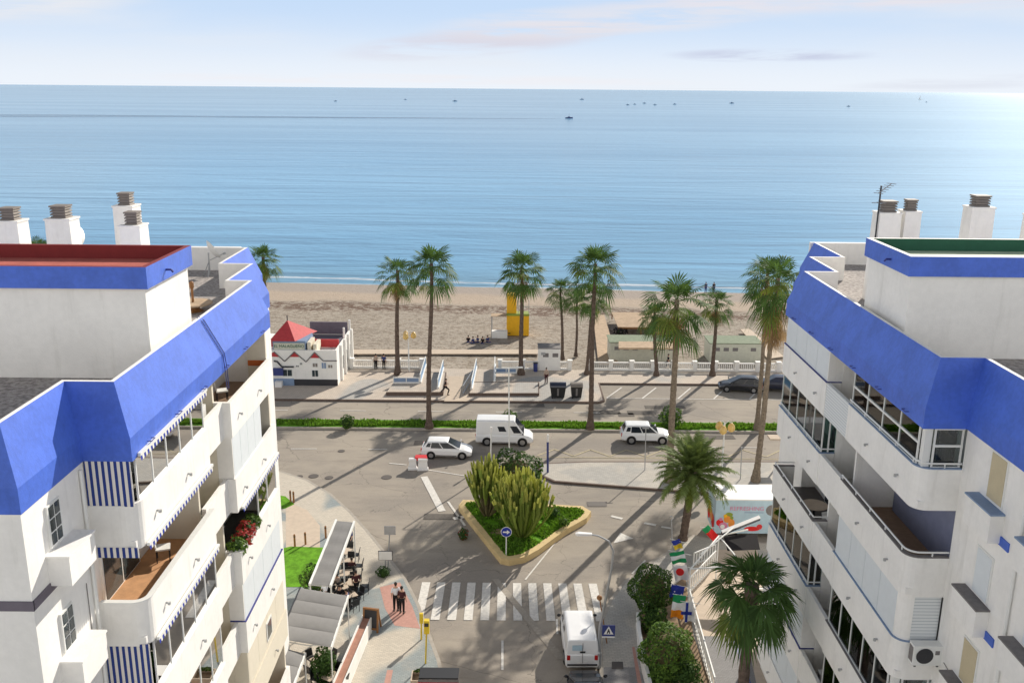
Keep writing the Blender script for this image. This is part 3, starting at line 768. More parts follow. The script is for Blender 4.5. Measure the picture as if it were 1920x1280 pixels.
for i in range(4): mb.box(.5,1.9,6.4+i*.55,6.46+i*.55,FL[1]+.05,FL[1]+.09)
mb.build('floor_slats', M['frame'], LB.root, True)
o = LB.new().box(.02,.06,11.2,12.0,FL[4]+1.35,FL[4]+2.2).build('window', M['frame'], LB.root, True)
LB.new().box(.01,.03,11.3,11.9,FL[4]+1.42,FL[4]+2.12).build('window_pane', M['door'], o, True)
# windows and boxes on the near walls
def near_window(B, t0, t1, z0, z1, kind):
    new = B.new
    if kind == 'shutter':
        f = new().box(1.265,1.35,t0,t1,z0,z1).build('window', M['frame'], B.root, True)
        new().box(1.25,1.275,t0+.06,t1-.06,z0+.04,z1-.06).build('roller_shutter', M['shutterb'], f, True)
    elif kind == 'white':
        f = new().box(1.265,1.35,t0,t1,z0,z1).build('window', M['frame'], B.root, True)
        new().box(1.25,1.275,t0+.06,t1-.06,z0+.04,z1-.06).build('roller_shutter', M['shutter'], f, True)
    else:
        f = new().box(1.24,1.35,t0,t1,z0,z1).build('window', M['frame'], B.root, True)
        mb = new(); w = (t1-t0)
        for i in range(2):
            for j in range(3):
                mb.box(1.225,1.25,t0+.07+i*(w-.08)/2,t0+w/2-.03+i*(w-.08)/2,z0+.06+j*(z1-z0-.06)/3,z0+(j+1)*(z1-z0-.04)/3)
        mb.build('window_pane', M['door'], f, True)
def wall_box(B, t0, t1, zt, d, h, capm):
    new = B.new
    w = new().box(d,1.32,t0,t1,zt-h,zt).build('wall_box', M['white'], B.root, True)
    new().box(d-.03,1.299,t0-.03,t1+.03,zt+.002,zt+.05).build('ledge', M[capm], w, True)
for k in range(6):
    z = 19.02-2.92*k
    near_window(RB,-2.45,-1.55,z,z+1.42,'white' if k == 1 else 'shutter')
    wall_box(RB,-2.6,-1.15,z-.12,.92,.82,'bluegrey' if k == 0 else 'greycap')
    near_window(RB,-5.2,-4.3,z,z+1.42,'shutter' if k != 1 else 'white'); wall_box(RB,-5.4,-3.9,z-.12,.92,.82,'bluegrey' if k == 0 else 'greycap')
    if k < 5: RB.new().box(1.26,1.32,-3.05,-2.5,z-.98,z-.72).build('plaque', M['blue'], RB.root, True)
    near_window(LB,-2.15,-1.5,z,z+1.1,'panes'); wall_box(LB,-2.35,-.95,z-.14,.75,.76,'white')
mb = LB.new()
mb.box(1.27,1.31,tn_ := -3.22,-2.05,17.95,18.2); mb.box(1.27,15.9,-3.235,-3.19,17.95,18.2)
mb.build('wall_band', M['mauve'], LB.root, True)
# roof-top block details on the left: dark windows, pipe
o = LB.new().box(9.1,10.3,4.16,4.22,21.75,23.9).build('window', M['frame'], LB.pb, True)
LB.new().box(9.2,10.2,4.14,4.18,21.9,23.8).build('window_pane', M['door'], o, True)
LB.new().tube([(8.75,4.1,24.1),(8.75,4.1,22.95),(8.45,4.1,22.95),(8.45,4.1,23.3)], .03, 6).build('pipe', M['dark'], LB.pb, True)
for B in (LB, RB):
    B.new().tube([(.75,5.6,24.5),(.6,5.6,24.5),(.56,5.66,24.42)], .035, 6).build('spout', M['bluedark'], B.pb, True)
mb = LB.new()
for q in (0,.2): mb.tube([(.55,7.4+q,ZT+.03),(.38,7.4+q,ZT-.1),(-.06,7.9+q,ZC+.02),(-.1,7.95+q,ZB+.1),(-.1,8.0+q,ZB-.7)], .015, 5)
mb.build('cable', M['navy'], LB.root, True)
for x, Y, z1, w_ in ((-18.6,34.5,25.1,.95),(-16.75,34.6,25.18,1.0),(-14.55,35.2,25.6,.8),(-13.7,33.6,25.1,.8)): chimney(LB, x, Y, z1, w_, .9)
for x, Y, z1, w_ in ((15.6,39,25.12,1.0),(16.62,39.2,25.16,.74),(19.4,39,25.38,1.05),(21.75,38.6,25.1,1.05)): chimney(RB, x, Y, z1, w_, .9)
# far white upstand walls of the roofs
LB.new().box(3.2,16,21.9,22.1,ZDECK,ZT-.02).build('roof_wall', M['white'], LB.root, True)
RB.new().box(3.2,16,21.9,22.1,ZDECK,ZT-.02).build('roof_wall', M['white'], RB.root, True)

for B, ts in ((RB, (-3.55, 6.6)), (LB, (-.28, 8.42))):
    for t_ in ts[:1]:
        B.new().tube([(1.24,t_,20.3),(1.24,t_,.2)], .045, 7).build('drainpipe', M['frame'], B.root, True)
for B, pts in ((RB, [(1.285,-1.35,9.0),(1.285,-1.35,12.9),(1.285,-.6,13.0)]), (LB, [(1.285,-.6,17.2),(1.285,-.6,15.3),(1.285,-.25,15.2)])):
    B.new().tube(pts, .012, 5).build('cable', M['greycap'], B.root, True)
# ---------------------------------------------------------------- things on the roofs
def dish(x, y, z, label, r=.6, el=.5, az=.4):
    t = thing('satellite_dish', label, 'satellite dish', (x,y,z), az)
    prof = [(max(.01,r*i/6), .35*r*(i/6)**2) for i in range(7)]
    mb = MB(); mb.lathe(0,0,prof,20); 
    R = Matrix.Translation((0,0,1.15)) @ Matrix.Rotation(rad(90)-el, 4, 'X')
    mb.v = [tuple(R @ Vector(v)) for v in mb.v]; mb.build('reflector', M['frame'], t, smooth=True)
    mb = MB(); mb.tube([(0,.1,0),(0,.1,1.1)], .035, 6); mb.tube([(-.3,.3,0),(0,.1,.7),(.3,.3,0)], .02, 5); mb.build('mast', M['steel'], t)
    mb = MB(); mb.tube([(0,.05,.75),(0,-.62,1.0)], .018, 5); mb.box(-.05,.05,-.7,-.6,.95,1.07); mb.build('feed_arm', M['steel'], t)
    return t
dish(*g(398,517,ZDECK), ZDECK, 'white satellite dish on the left roof beside the stepped blue parapet', .5, .55, 2.2)
dish(-18.0, 37.5, ZDECK+1.5, 'pale satellite dish behind the leftmost chimney on the red block roof', .6, .5, .7)
t = thing('roof_antenna', 'thin grey TV antenna standing beside the chimneys on the right roof', 'antenna', (15.05,38.6,ZDECK))
MB().tube([(0,0,0),(.02,0,4.9)], .035, 6).build('mast', M['dark'], t)
mb = MB(); mb.tube([(-.1,-.1,4.6),(.55,.3,4.95)], .02, 5)
for i in range(6):
    q = i/5; mb.tube([(-.1+.65*q-.12,-.1+.4*q+.2,4.6+.35*q),(-.1+.65*q+.12,-.1+.4*q-.2,4.6+.35*q)], .012, 4)
mb.tube([(-.3,0,4.2),(.3,0,4.2)], .014, 4); mb.tube([(.02,-.28,4.2),(.02,.28,4.2)], .014, 4); mb.build('aerial', M['steel'], t)
t = thing('cable_spool', 'round wooden disc on a stand lying on the left roof gravel', 'wooden disc', (*g(362,569,ZDECK+.3),ZDECK))
MB().lathe(0,0,[(.72,.28),(.75,.3),(.75,.34),(.72,.36)], 24).build('disc_top', M['wood'], t); MB().lathe(0,0,[(.4,0),(.25,.1),(.25,.28)], 14).build('stand', M['woodbr'], t)
MB().lathe(0,0,[(.05,.36),(.05,.9),(.09,.95),(.09,1.15),(.03,1.2)], 8).build('spindle', M['woodbr'], t)
def aircon(loc, rz, label):
    t = thing('air_conditioner', label, 'air conditioner', loc, rz)
    MB().box(-.45,.45,-.17,.17,0,.68).build('casing', M['frame'], t)
    mb = MB()
    R = [(.25,-.172),(.27,-.185),(.06,-.185),(.05,-.19)]
    mb.loft([[(-.1+r*math.cos(2*PI*k/18), y, .34+r*math.sin(2*PI*k/18)) for k in range(18)] for r, y in R], caps=True)
    mb.build('fan_grille', M['dark'], t)
    MB().box(-.46,-.445,-.12,.14,.08,.6).build('side_vent', M['greycap'], t)
    MB().box(.22,.36,-.176,-.168,.38,.52).build('badge_panel', M['greycap'], t)
    mb = MB(); mb.box(-.38,-.32,-.15,.25,-.06,0); mb.box(.32,.38,-.15,.25,-.06,0); mb.build('bracket', M['dark'], t)
aircon((atY(1735,1225,25.66)[0], 25.66, atY(1735,1241,25.66)[1]), 0, 'white air conditioner hung on the rounded near wall of the right building')
aircon((13.0, 33.0, FL[4]+.25), 0, 'air conditioner in the lower recess of the right building behind the palm')
aircon((-11.1, 30.6, FL[0]+.55), 0, 'air conditioner in the top recess of the left building under the blue parapet')
t = thing('balcony_table', 'round pale table on the dark open balcony of the right building', 'table', (12.95,36.6,FL[2]+.02))
MB().lathe(0,0,[(.55,.71),(.57,.73),(.55,.75)], 22).build('table_top', M['lattile'], t); MB().lathe(0,0,[(.3,0),(.05,.06),(.05,.71)], 10).build('pedestal', M['dark'], t)
def small_chair(loc, rz, label, col, grp, nm='chair'):
    t = thing(nm, label, 'chair', loc, rz, grp)
    MB().box(-.22,.22,-.22,.22,.42,.47).build('seat', M[col], t)
    MB().loft([[(-.22,.19,.5),(.22,.19,.5),(.22,.23,.5),(-.22,.23,.5)],[(-.21,.27,.9),(.21,.27,.9),(.21,.31,.9),(-.21,.31,.9)]]).build('backrest', M[col], t)
    for a, b in ((-.19,-.19),(.19,-.19),(-.19,.2),(.19,.2)): MB().tube([(a,b,0),(a,b,.42)], .02, 5).build('leg', M['dark'], t)
    return t
small_chair((13.2,35.3,FL[2]+.02), .4, 'white chair beside the round table on the right building balcony', 'frame', None, 'balcony_chair')
small_chair((-11.2,27.3,FL[1]+.02), 1.9, 'white chair at the far end of the orange tiled left balcony', 'frame', None, 'balcony_chair')
small_chair((-11.0,24.9,FL[0]+.02), 2.4, 'white chair behind the glass on the top left balcony', 'frame', None, 'balcony_chair')
small_chair((-11.3,34.6,FL[0]+.02), 2.0, 'white chair on the brown floored top terrace of the left building', 'frame', None, 'balcony_chair')
def small_table(loc, label, m):
    t = thing('balcony_table', label, 'table', loc)
    MB().box(-.35,.35,-.5,.5,.70,.74).build('table_top', M[m], t)
    for a in (-.3,.3):
        for b in (-.45,.45): MB().tube([(a,b,0),(a,b,.70)], .02, 5).build('leg', M['frame'], t)
small_table((-11.0,26.5,FL[0]+.02), 'small white table behind the glass on the top left balcony', 'frame')
def cards(mb, n, c, r, size, rnd, mats=(0,), sq=(1,1,1), shell=.55, mi_top=None):
    for _ in range(n):
        while True:
            v = Vector((rnd.uniform(-1,1),rnd.uniform(-1,1),rnd.uniform(-1,1)))
            if .05 < v.length <= 1: break
        L = v.length; v = v/L*(shell+(1-shell)*L**.5)
        lump = 1+.16*math.sin(v.x*5+c[0]*3)*math.cos(v.y*4.3+v.z*3.1+c[1])
        p = Vector((c[0]+v.x*r*sq[0]*lump, c[1]+v.y*r*sq[1]*lump, c[2]+v.z*r*sq[2]*lump))
        nn = (v+Vector((rnd.uniform(-1,1),rnd.uniform(-1,1),rnd.uniform(-.4,1.2)))).normalized()
        u = nn.orthogonal().normalized(); w = nn.cross(u); a = rnd.uniform(0,PI*2)
        u, w = u*math.cos(a)+w*math.sin(a), w*math.cos(a)-u*math.sin(a)
        s1 = size*rnd.uniform(.6,1.3); s2 = s1*.5
        mb.face([tuple(p-u*s1), tuple(p+w*s2), tuple(p+u*s1), tuple(p-w*s2)], rnd.choice(mats))
def bush(name, label, loc, r, n, size, seed, mats, cat='bush', sq=(1,1,1), group=None, trunk=.0, zc=None):
    rnd = random.Random(seed); t = thing(name, label, cat, loc, 0, group); zc = r*sq[2]*.95 if zc is None else zc
    mb = MB(); cards(mb, n, (0,0,zc), r, size, rnd, (0,0,0,1), sq)
    o = mb.build('crown', [M[m] for m in mats], t, fix=False)
    mb = MB()
    for k in range(4):
        a = k*1.6+seed; mb.tube([(.05*math.cos(a),.05*math.sin(a),0),(r*.4*math.cos(a)*sq[0],r*.4*math.sin(a)*sq[1],zc*.9)], [.05,.02], 5)
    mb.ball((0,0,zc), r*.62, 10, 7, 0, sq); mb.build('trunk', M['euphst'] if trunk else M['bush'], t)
    return t
for k, (t_, c_) in enumerate(((8.9,'bushl'),(9.6,'flower'),(10.3,'flower'),(10.9,'bushl'))):
    bush('flowering_plant', ('leafy green plant in the flower box at its near end','red geranium in the flower box next to the green plant','red geranium in the middle of the left flower box','small plant at the far end of the left flower box')[k], (-10.25,22.9+t_,FL[2]+.72), .36, 240, .09, k+50, (('flower','bush') if c_ == 'flower' else ('bushl','bush')), 'plant', group='flower box plants')
for k in range(3):
    bush('potted_plant', ('green potted plant behind the tinted balcony glass, nearest of three','green potted plant in the middle behind the tinted balcony glass','far potted plant with red flowers behind the tinted balcony glass')[k], (-10.75,22.9+2.0+k*1.15,FL[2]+.05), .5, 320, .1, k+70, (('bushl','flower') if k == 2 else ('bushl','bush')), 'plant', group='plants behind balcony glass', sq=(.8,1,1.2))
# ---------------------------------------------------------------- palms
def fan_leaf(mb, o, az, elv, Lp, R, rnd, mi, nseg=17, droop=.35, wid=1.0):
    d = Vector((math.cos(az)*math.cos(elv), math.sin(az)*math.cos(elv), math.sin(elv)))
    side = Vector((-math.sin(az), math.cos(az), 0)); side = (side+Vector((0,0,rnd.uniform(-.35,.35)))).normalized()
    o = Vector(o); m = o+d*Lp*.55+Vector((0,0,.03)); e = o+d*Lp-Vector((0,0,droop*.25*Lp))
    s = side*.022
    mb.face([tuple(o-s),tuple(o+s),tuple(m+s),tuple(m-s)], mi); mb.face([tuple(m-s),tuple(m+s),tuple(e+s*.6),tuple(e-s*.6)], mi)
    d2 = (e-m).normalized(); nrm = side.cross(d2).normalized()
    for i in range(nseg):
        a = rad(-112+224*i/(nseg-1))+rnd.uniform(-.03,.03); r = R*(1-.28*abs(a)/2)*rnd.uniform(.88,1.08)
        v = d2*math.cos(a)+side*math.sin(a); w = (side*math.cos(a)-d2*math.sin(a))
        ww = r*.052*wid; mid = e+v*r*.58+nrm*abs(math.sin(a))*r*.10-Vector((0,0,droop*r*.10)); tip = e+v*r-Vector((0,0,droop*r*(.5+rnd.uniform(0,.3))))
        mb.face([tuple(e),tuple(mid-w*ww),tuple(tip),tuple(mid+w*ww)], mi)
def fan_crown(seed, n=44, R=.95, Lp=1.25, nseg=17, yellow=.25, lo=-42):
    rnd = random.Random(seed); mb = MB()
    for i in range(n):
        q = (i+.5)/n; elv = rad(82-(82-lo)*q**.85+rnd.uniform(-7,7)); az = i*2.39996+rnd.uniform(-.25,.25)
        L = Lp*(.75+.35*q)*rnd.uniform(.85,1.12)*(.6 if q < .18 else 1.)
        mi = 1 if (rnd.random() < yellow and q > .45) else 0
        fan_leaf(mb, (0,0,rnd.uniform(-.25,.12)-.25*q), az, elv, L, R*rnd.uniform(.85,1.1), rnd, mi, nseg, .25+.65*q)
    return mb
def skirt(seed, n, R, Lp, h):
    rnd = random.Random(seed); mb = MB()
    for i in range(n):
        fan_leaf(mb, (0,0,-.3-h*rnd.random()), i*2.39996, rad(rnd.uniform(-80,-48)), Lp*rnd.uniform(.5,.9), R*rnd.uniform(.6,.95), rnd, 0, 11, .8)
    return mb
CR = [fan_crown(11, 40).build('crown', [M['leaf'], M['leafy']], None, fix=False), fan_crown(12, 36, .9, 1.15, 16, .35).build('crown', [M['leaf'], M['leafy']], None, fix=False), fan_crown(13, 38, 1.0, 1.3, 17, .35, -55).build('crown', [M['leaf'], M['leafy']], None, fix=False)]
SKS = [skirt(21, 16, .8, 1.1, .5).build('dead_fronds', [M['leafd']], None, fix=False), skirt(22, 42, .85, 1.25, 1.5).build('dead_fronds', [M['leafd']], None, fix=False)]
PALMS = 'tall fan palms'
def palm(bx, by, z0, tx, ty, h, label, ci, cs, ri=None, r0=.26, seed=0, group=PALMS, sk=0, tm='trunk', sks=1.):
    """base (bx,by,z0), crown centre over (tx,ty) at height h"""
    t = thing('fan_palm', label, 'palm tree', (bx,by,z0), 0, group)
    rnd = random.Random(seed); H = h-z0; path = []; rr = []; N = int(H/.28)
    for i in range(N+1):
        q = i/N; e = q if tm == 'trunkgr' else q*q*(3-2*q)
        path.append(((tx-bx)*e+.04*math.sin(q*7+seed), (ty-by)*e, H*q)); base = max(0,1-q*9)
        rr.append((r0*(1+.75*base**1.5)*(1-.38*q))*(1.05 if i % 2 else .95)*rnd.uniform(.96,1.04))
    MB().tube(path, rr, 10).build('trunk', M[tm], t, smooth=False)
    c = CR[ci].copy(); COL.objects.link(c); c.parent = t; c.location = (tx-bx,ty-by,H); c.scale = (cs,cs,cs); c.rotation_euler = (0,0,seed*1.3)
    if sk:
        d = SKS[sk-1].copy(); COL.objects.link(d); d.parent = t; d.location = (tx-bx,ty-by,H-.1); d.scale = (cs*sks,cs*sks,cs*(1.15 if sk == 2 else 1)); d.rotation_euler = (0,0,seed)
    return t
def palm_px(base, top, label, ci, cs, z0=.13, up=1.25, **k):
    bx, by = g(base[0], base[1], z0); tx, tz = atY(top[0], top[1], by)
    return palm(bx, by, z0, tx, by, tz-up*cs, label, ci, cs, **k)
palm_px((745,702),(744,476),'fan palm standing just right of the red roofed beach restaurant', 1, 1.40, .15, seed=1, sk=1, r0=.27)
palm_px((804,802),(808,457),'tall slim fan palm on the green median left of the white van', 0, 1.36, .17, seed=2, sk=0, r0=.24)
palm_px((977,702),(979,468),'fan palm standing in front of the yellow lifeguard tower', 0, 1.48, .15, seed=3, sk=1, r0=.27)
palm_px((1055,674),(1052,516),'small fan palm behind the balustrade, just right of the white kiosk', 1, 1.10, -.45, seed=4, r0=.19)
palm_px((1080,668),(1083,538),'small slim fan palm, second to the right of the white kiosk', 1, 0.92, -.5, seed=5, r0=.16)
palm_px((1100,702),(1112,530),'short fan palm behind the tall median palm by the bins', 0, 1.10, .15, seed=6, r0=.19)
palm_px((1106,804),(1117,456),'tallest fan palm on the green median right of the white van', 0, 1.44, .17, seed=7, r0=.25)
palm_px((1230,704),(1228,562),'small fan palm on the promenade partly hidden by a bigger palm', 1, 1.06, .15, seed=8, sk=1, r0=.22)
palm_px((1256,903),(1272,515),'big fan palm with drooping dry fronds on the pavement strip', 2, 1.48, .13, seed=9, sk=1, r0=.29, tm='trunkgr', sks=1.25)
palm_px((1336,704),(1346,537),'small fan palm on the promenade in front of the green roofed shed', 1, 1.20, .15, seed=10, sk=1, r0=.23)
palm_px((1420,805),(1443,470),'tall fan palm on the median next to the right building', 1, 1.34, .17, seed=11, sk=1, r0=.21, tm='trunkgr')
palm_px((1417,902),(1463,478),'tall fan palm with a thick brown skirt of dead fronds by the right building', 2, 1.40, .13, seed=12, sk=2, r0=.24, tm='trunkgr')
for (x, y, Y, lb, sd) in ((491,455,98,'fan palm crown rising beyond the far end of the left blue parapet',14),(70,438,98,'fan palm crown between the two leftmost chimneys of the left roof',15)):
    X, Z = atY(x, y, Y); palm(X, Y, .15, X, Y, Z-1.5, lb, 0 if sd == 14 else 1, 1.1, r0=.26, seed=sd, sk=1)
# big palm in the foreground, beside the right building
nc = fan_crown(31, 30, 1.1, 1.25, 25, .3, -48)
tX, tZ = atY(1412, 1095, 34.)
t = thing('fan_palm', 'large fan palm close to the camera in front of the right building', 'palm tree', (tX-.1,34.,ZS), 0, PALMS)
nc.build('crown', [M['leaf'], M['leafy']], t, fix=False).location = (.1,0,tZ-ZS)
rnd = random.Random(5); H = tZ-ZS
MB().tube([(.1*(i/34)+.03*math.sin(i*.5),0,H*i/34) for i in range(35)], [(.27-.06*i/34+(.2 if i > 31 else 0)*(.4))*(1.06 if i % 2 else .95) for i in range(35)], 12).build('trunk', M['trunk'], t)
d = SKS[0].copy(); COL.objects.link(d); d.parent = t; d.location = (.1,0,H-.2); d.scale = (.75,.75,.9)
for o in CR+SKS: bpy.data.objects.remove(o)
# date palm
def pinnate(mb, o, az, elv, L, rnd, mi, droop):
    P = []; p = Vector(o); e = elv
    N = 13
    for i in range(N+1):
        P.append(p.copy()); dd = Vector((math.cos(az)*math.cos(e), math.sin(az)*math.cos(e), math.sin(e))); p = p+dd*L/N; e -= droop/N*(.4+1.4*i/N)
    side = Vector((-math.sin(az), math.cos(az), 0))
    for i in range(1, N):
        d = (P[i+1]-P[i-1]).normalized(); up = side.cross(d).normalized()
        for sg in (-1, 1):
            for j in (0, .25, .5, .75):
                b = P[i].lerp(P[i+1], j); l = L*.17*math.sin(PI*(.12+.86*(i+j)/N))**.6*rnd.uniform(.8,1.1)
                v = (side*sg*.8+d*.75+up*rnd.uniform(-.1,.35)).normalized(); w = d*l*.085
                mb.face([tuple(b-w),tuple(b+v*l*.6-w*.6),tuple(b+v*l-Vector((0,0,.1*l))),tuple(b+v*l*.6+w),tuple(b+w)], mi)
    for i in range(N):
        s = side*.022*(1-i/N*.7); mb.face([tuple(P[i]-s),tuple(P[i]+s),tuple(P[i+1]+s*.9),tuple(P[i+1]-s*.9)], mi)
bx, by = g(1279,1014,0); tx, tz = atY(1300,878,by)
t = thing('date_palm', 'date palm with feathery arching fronds at the kerb beside the food truck', 'palm tree', (bx,by,0), 0, None)
mb = MB(); rnd = random.Random(3)
for i in range(84):
    q = (i+.5)/84; pinnate(mb, (0,0,-.15*q), i*2.39996, rad(84-100*q**1.05+rnd.uniform(-6,6)), 3.15*rnd.uniform(.85,1.08), rnd, 1 if (q > .82 and rnd.random() < .6) else 0, rad(50+20*q))
c = mb.build('crown', [M['date'], M['leafy']], t, fix=False); c.location = (tx-bx,0,tz-.3)
N = 22
MB().tube([((tx-bx)*(i/N)**.8,0,(tz-.3)*i/N) for i in range(N+1)], [(.27+(.14 if i > N-4 else 0)+(.07 if i < 2 else 0))*(1.07 if i % 2 else .95) for i in range(N+1)], 11).build('trunk', M['trunk'], t)
# candelabra cacti on the island
def candelabra(px, py, top, rad_, label, seed, n):
    rnd = random.Random(seed); x, y = g(px, py, .38)
    t = thing('candelabra_cactus', label, 'cactus', (x,y,.36), 0, 'candelabra cacti on the traffic island'); H = top-.36
    mb = MB(); ms = MB()
    for i in range(n):
        a = i*2.39996; q = ((i+.6)/n)**.55; R = rad_*q*rnd.uniform(.9,1.05); dx, dy = math.cos(a)*R, math.sin(a)*R
        top_h = H*(1-.33*q**2.2)*rnd.uniform(.9,1.02)
        P = []; k0 = .12+.25*(1-q)
        for j in range(8):
            s = j/7; f = s**(.85 if q > .4 else 1.); hz = top_h*(.02+.72*s**(1.05+.45*q))
            P.append((dx*f, dy*f, hz))
        ms.tube(P[:6], [.10-.006*j for j in range(6)], 5)
        mb.tube(P[4:], [.085,.09,.095,.06], 5)
        for c in range(rnd.randint(4, 7)):
            j = rnd.uniform(4.0, 6.9); i0 = int(j); b = Vector(P[i0]).lerp(Vector(P[min(7,i0+1)]), j-i0)
            ln = (top_h*rnd.uniform(.86,1.0)-b.z); ln = max(.5, min(ln, H*.45)); oa = rnd.uniform(0,2*PI); ov = rnd.uniform(.1,.26)
            m1 = b+Vector((math.cos(oa)*ov, math.sin(oa)*ov, ln*.22)); e = m1+Vector((math.cos(oa)*.12+dx*.13, math.sin(oa)*.12+dy*.13, ln*.78))
            mid = m1.lerp(e, .6)
            mb.tube([tuple(b),tuple(m1),tuple(mid)], [.055,.075,.08], 5, 0); mb.tube([tuple(mid),tuple(m1.lerp(e,.9)),tuple(e)], [.08,.07,.02], 5, 1)
    mb.build('branches', [M['euph'], M['euphtop']], t); ms.build('stems', M['euphst'] if seed == 1 else M['euph'], t)
candelabra(914, 968, 5.4, 1.5, 'slender candelabra cactus at the left corner of the traffic island', 1, 22)
candelabra(979, 1007, 5.7, 2.2, 'broad candelabra cactus filling the middle of the traffic island', 2, 36)
x, y = g(965, 950, .38); bush('round_shrub', 'dark evergreen shrub behind the two cacti on the island', (x,y,.3), 1.9, 1500, .17, 5, ('bush','bush'), sq=(1.1,.8,1.), zc=2.6, trunk=1)
x, y = g(1040, 968, .38); bush('low_shrub', 'small dark shrub on the island lawn right of the cacti', (x,y,.36), .38, 160, .08, 6, ('bush','bush'))
x, y = g(1057, 986, .38); bush('low_shrub', 'small shrub overhanging the cream wall at a gap', (x,y,.36), .4, 200, .08, 16, ('bushl','bush'))
for px, py, r, lb, sd in ((652,801,.62,'round green bush alone on the median near the left building',1),(955,797,.75,'bush on the median behind the white van',2),(1258,800,1.05,'largest bush on the median behind the white SUV',3)):
    x, y = g(px, py, .17); bush('median_bush', lb, (x,y,.15), r, int(700*r), .12, sd+90, ('bush','bushl'), group='bushes on the median')
def pxz(px, py, z): return g(px, py, z)
x, y = pxz(1222, 1106, 1.7); bush('clipped_bush', 'round clipped dark bush at the bend of the white garden wall', (x,y,.13), 1.28, 4200, .085, 7, ('bush','bushl'), zc=1.75, trunk=1, sq=(1,1,1.08))
x, y = pxz(1252, 1222, 1.6); bush('garden_bush', 'large loose bush in the garden bed at the bottom edge', (x,y,.13), 1.4, 3600, .1, 8, ('bushl','bush'), zc=1.5, trunk=1, sq=(1,1.1,1.05))
x, y = pxz(1225, 1160, .9); bush('garden_bush', 'low green shrub between the two big garden bushes', (x,y,.13), .85, 900, .1, 9, ('bush','bushl'))
x, y = pxz(1238, 1275, .6); bush('garden_bush', 'bright green shrub at the foot of the garden wall', (x,y,.13), .62, 500, .1, 10, ('bushl','bushl'))
x, y = pxz(1285, 1262, .9); bush('garden_bush', 'dark shrub beside the white courtyard railing', (x,y,.13), .85, 900, .1, 19, ('bush','bush'))
x, y = g(590, 1112, .2); bush('terrace_shrub', 'green shrub between the two grey restaurant awnings', (x,y,.13), .8, 800, .1, 11, ('bushl','bush'), sq=(1,.8,1.3))
x, y = g(719, 1078, .2); bush('street_shrub', 'dark low shrub at the foot of the sign post', (x,y,.13), .42, 300, .08, 12, ('bush','bush'), sq=(1.1,1,.8))
x, y = g(608, 1258, .8); bush('terrace_tree', 'dark green bush on the lower restaurant terrace', (x,y,.13), .75, 900, .1, 13, ('bush','bush'), sq=(.8,1.,1.4))
x, y = g(869, 1003, .3); bush('flowering_shrub', 'small dark reddish shrub outside the island wall', (x,y,0.), .42, 260, .08, 14, ('bush','flower'), sq=(.8,1.,1.))
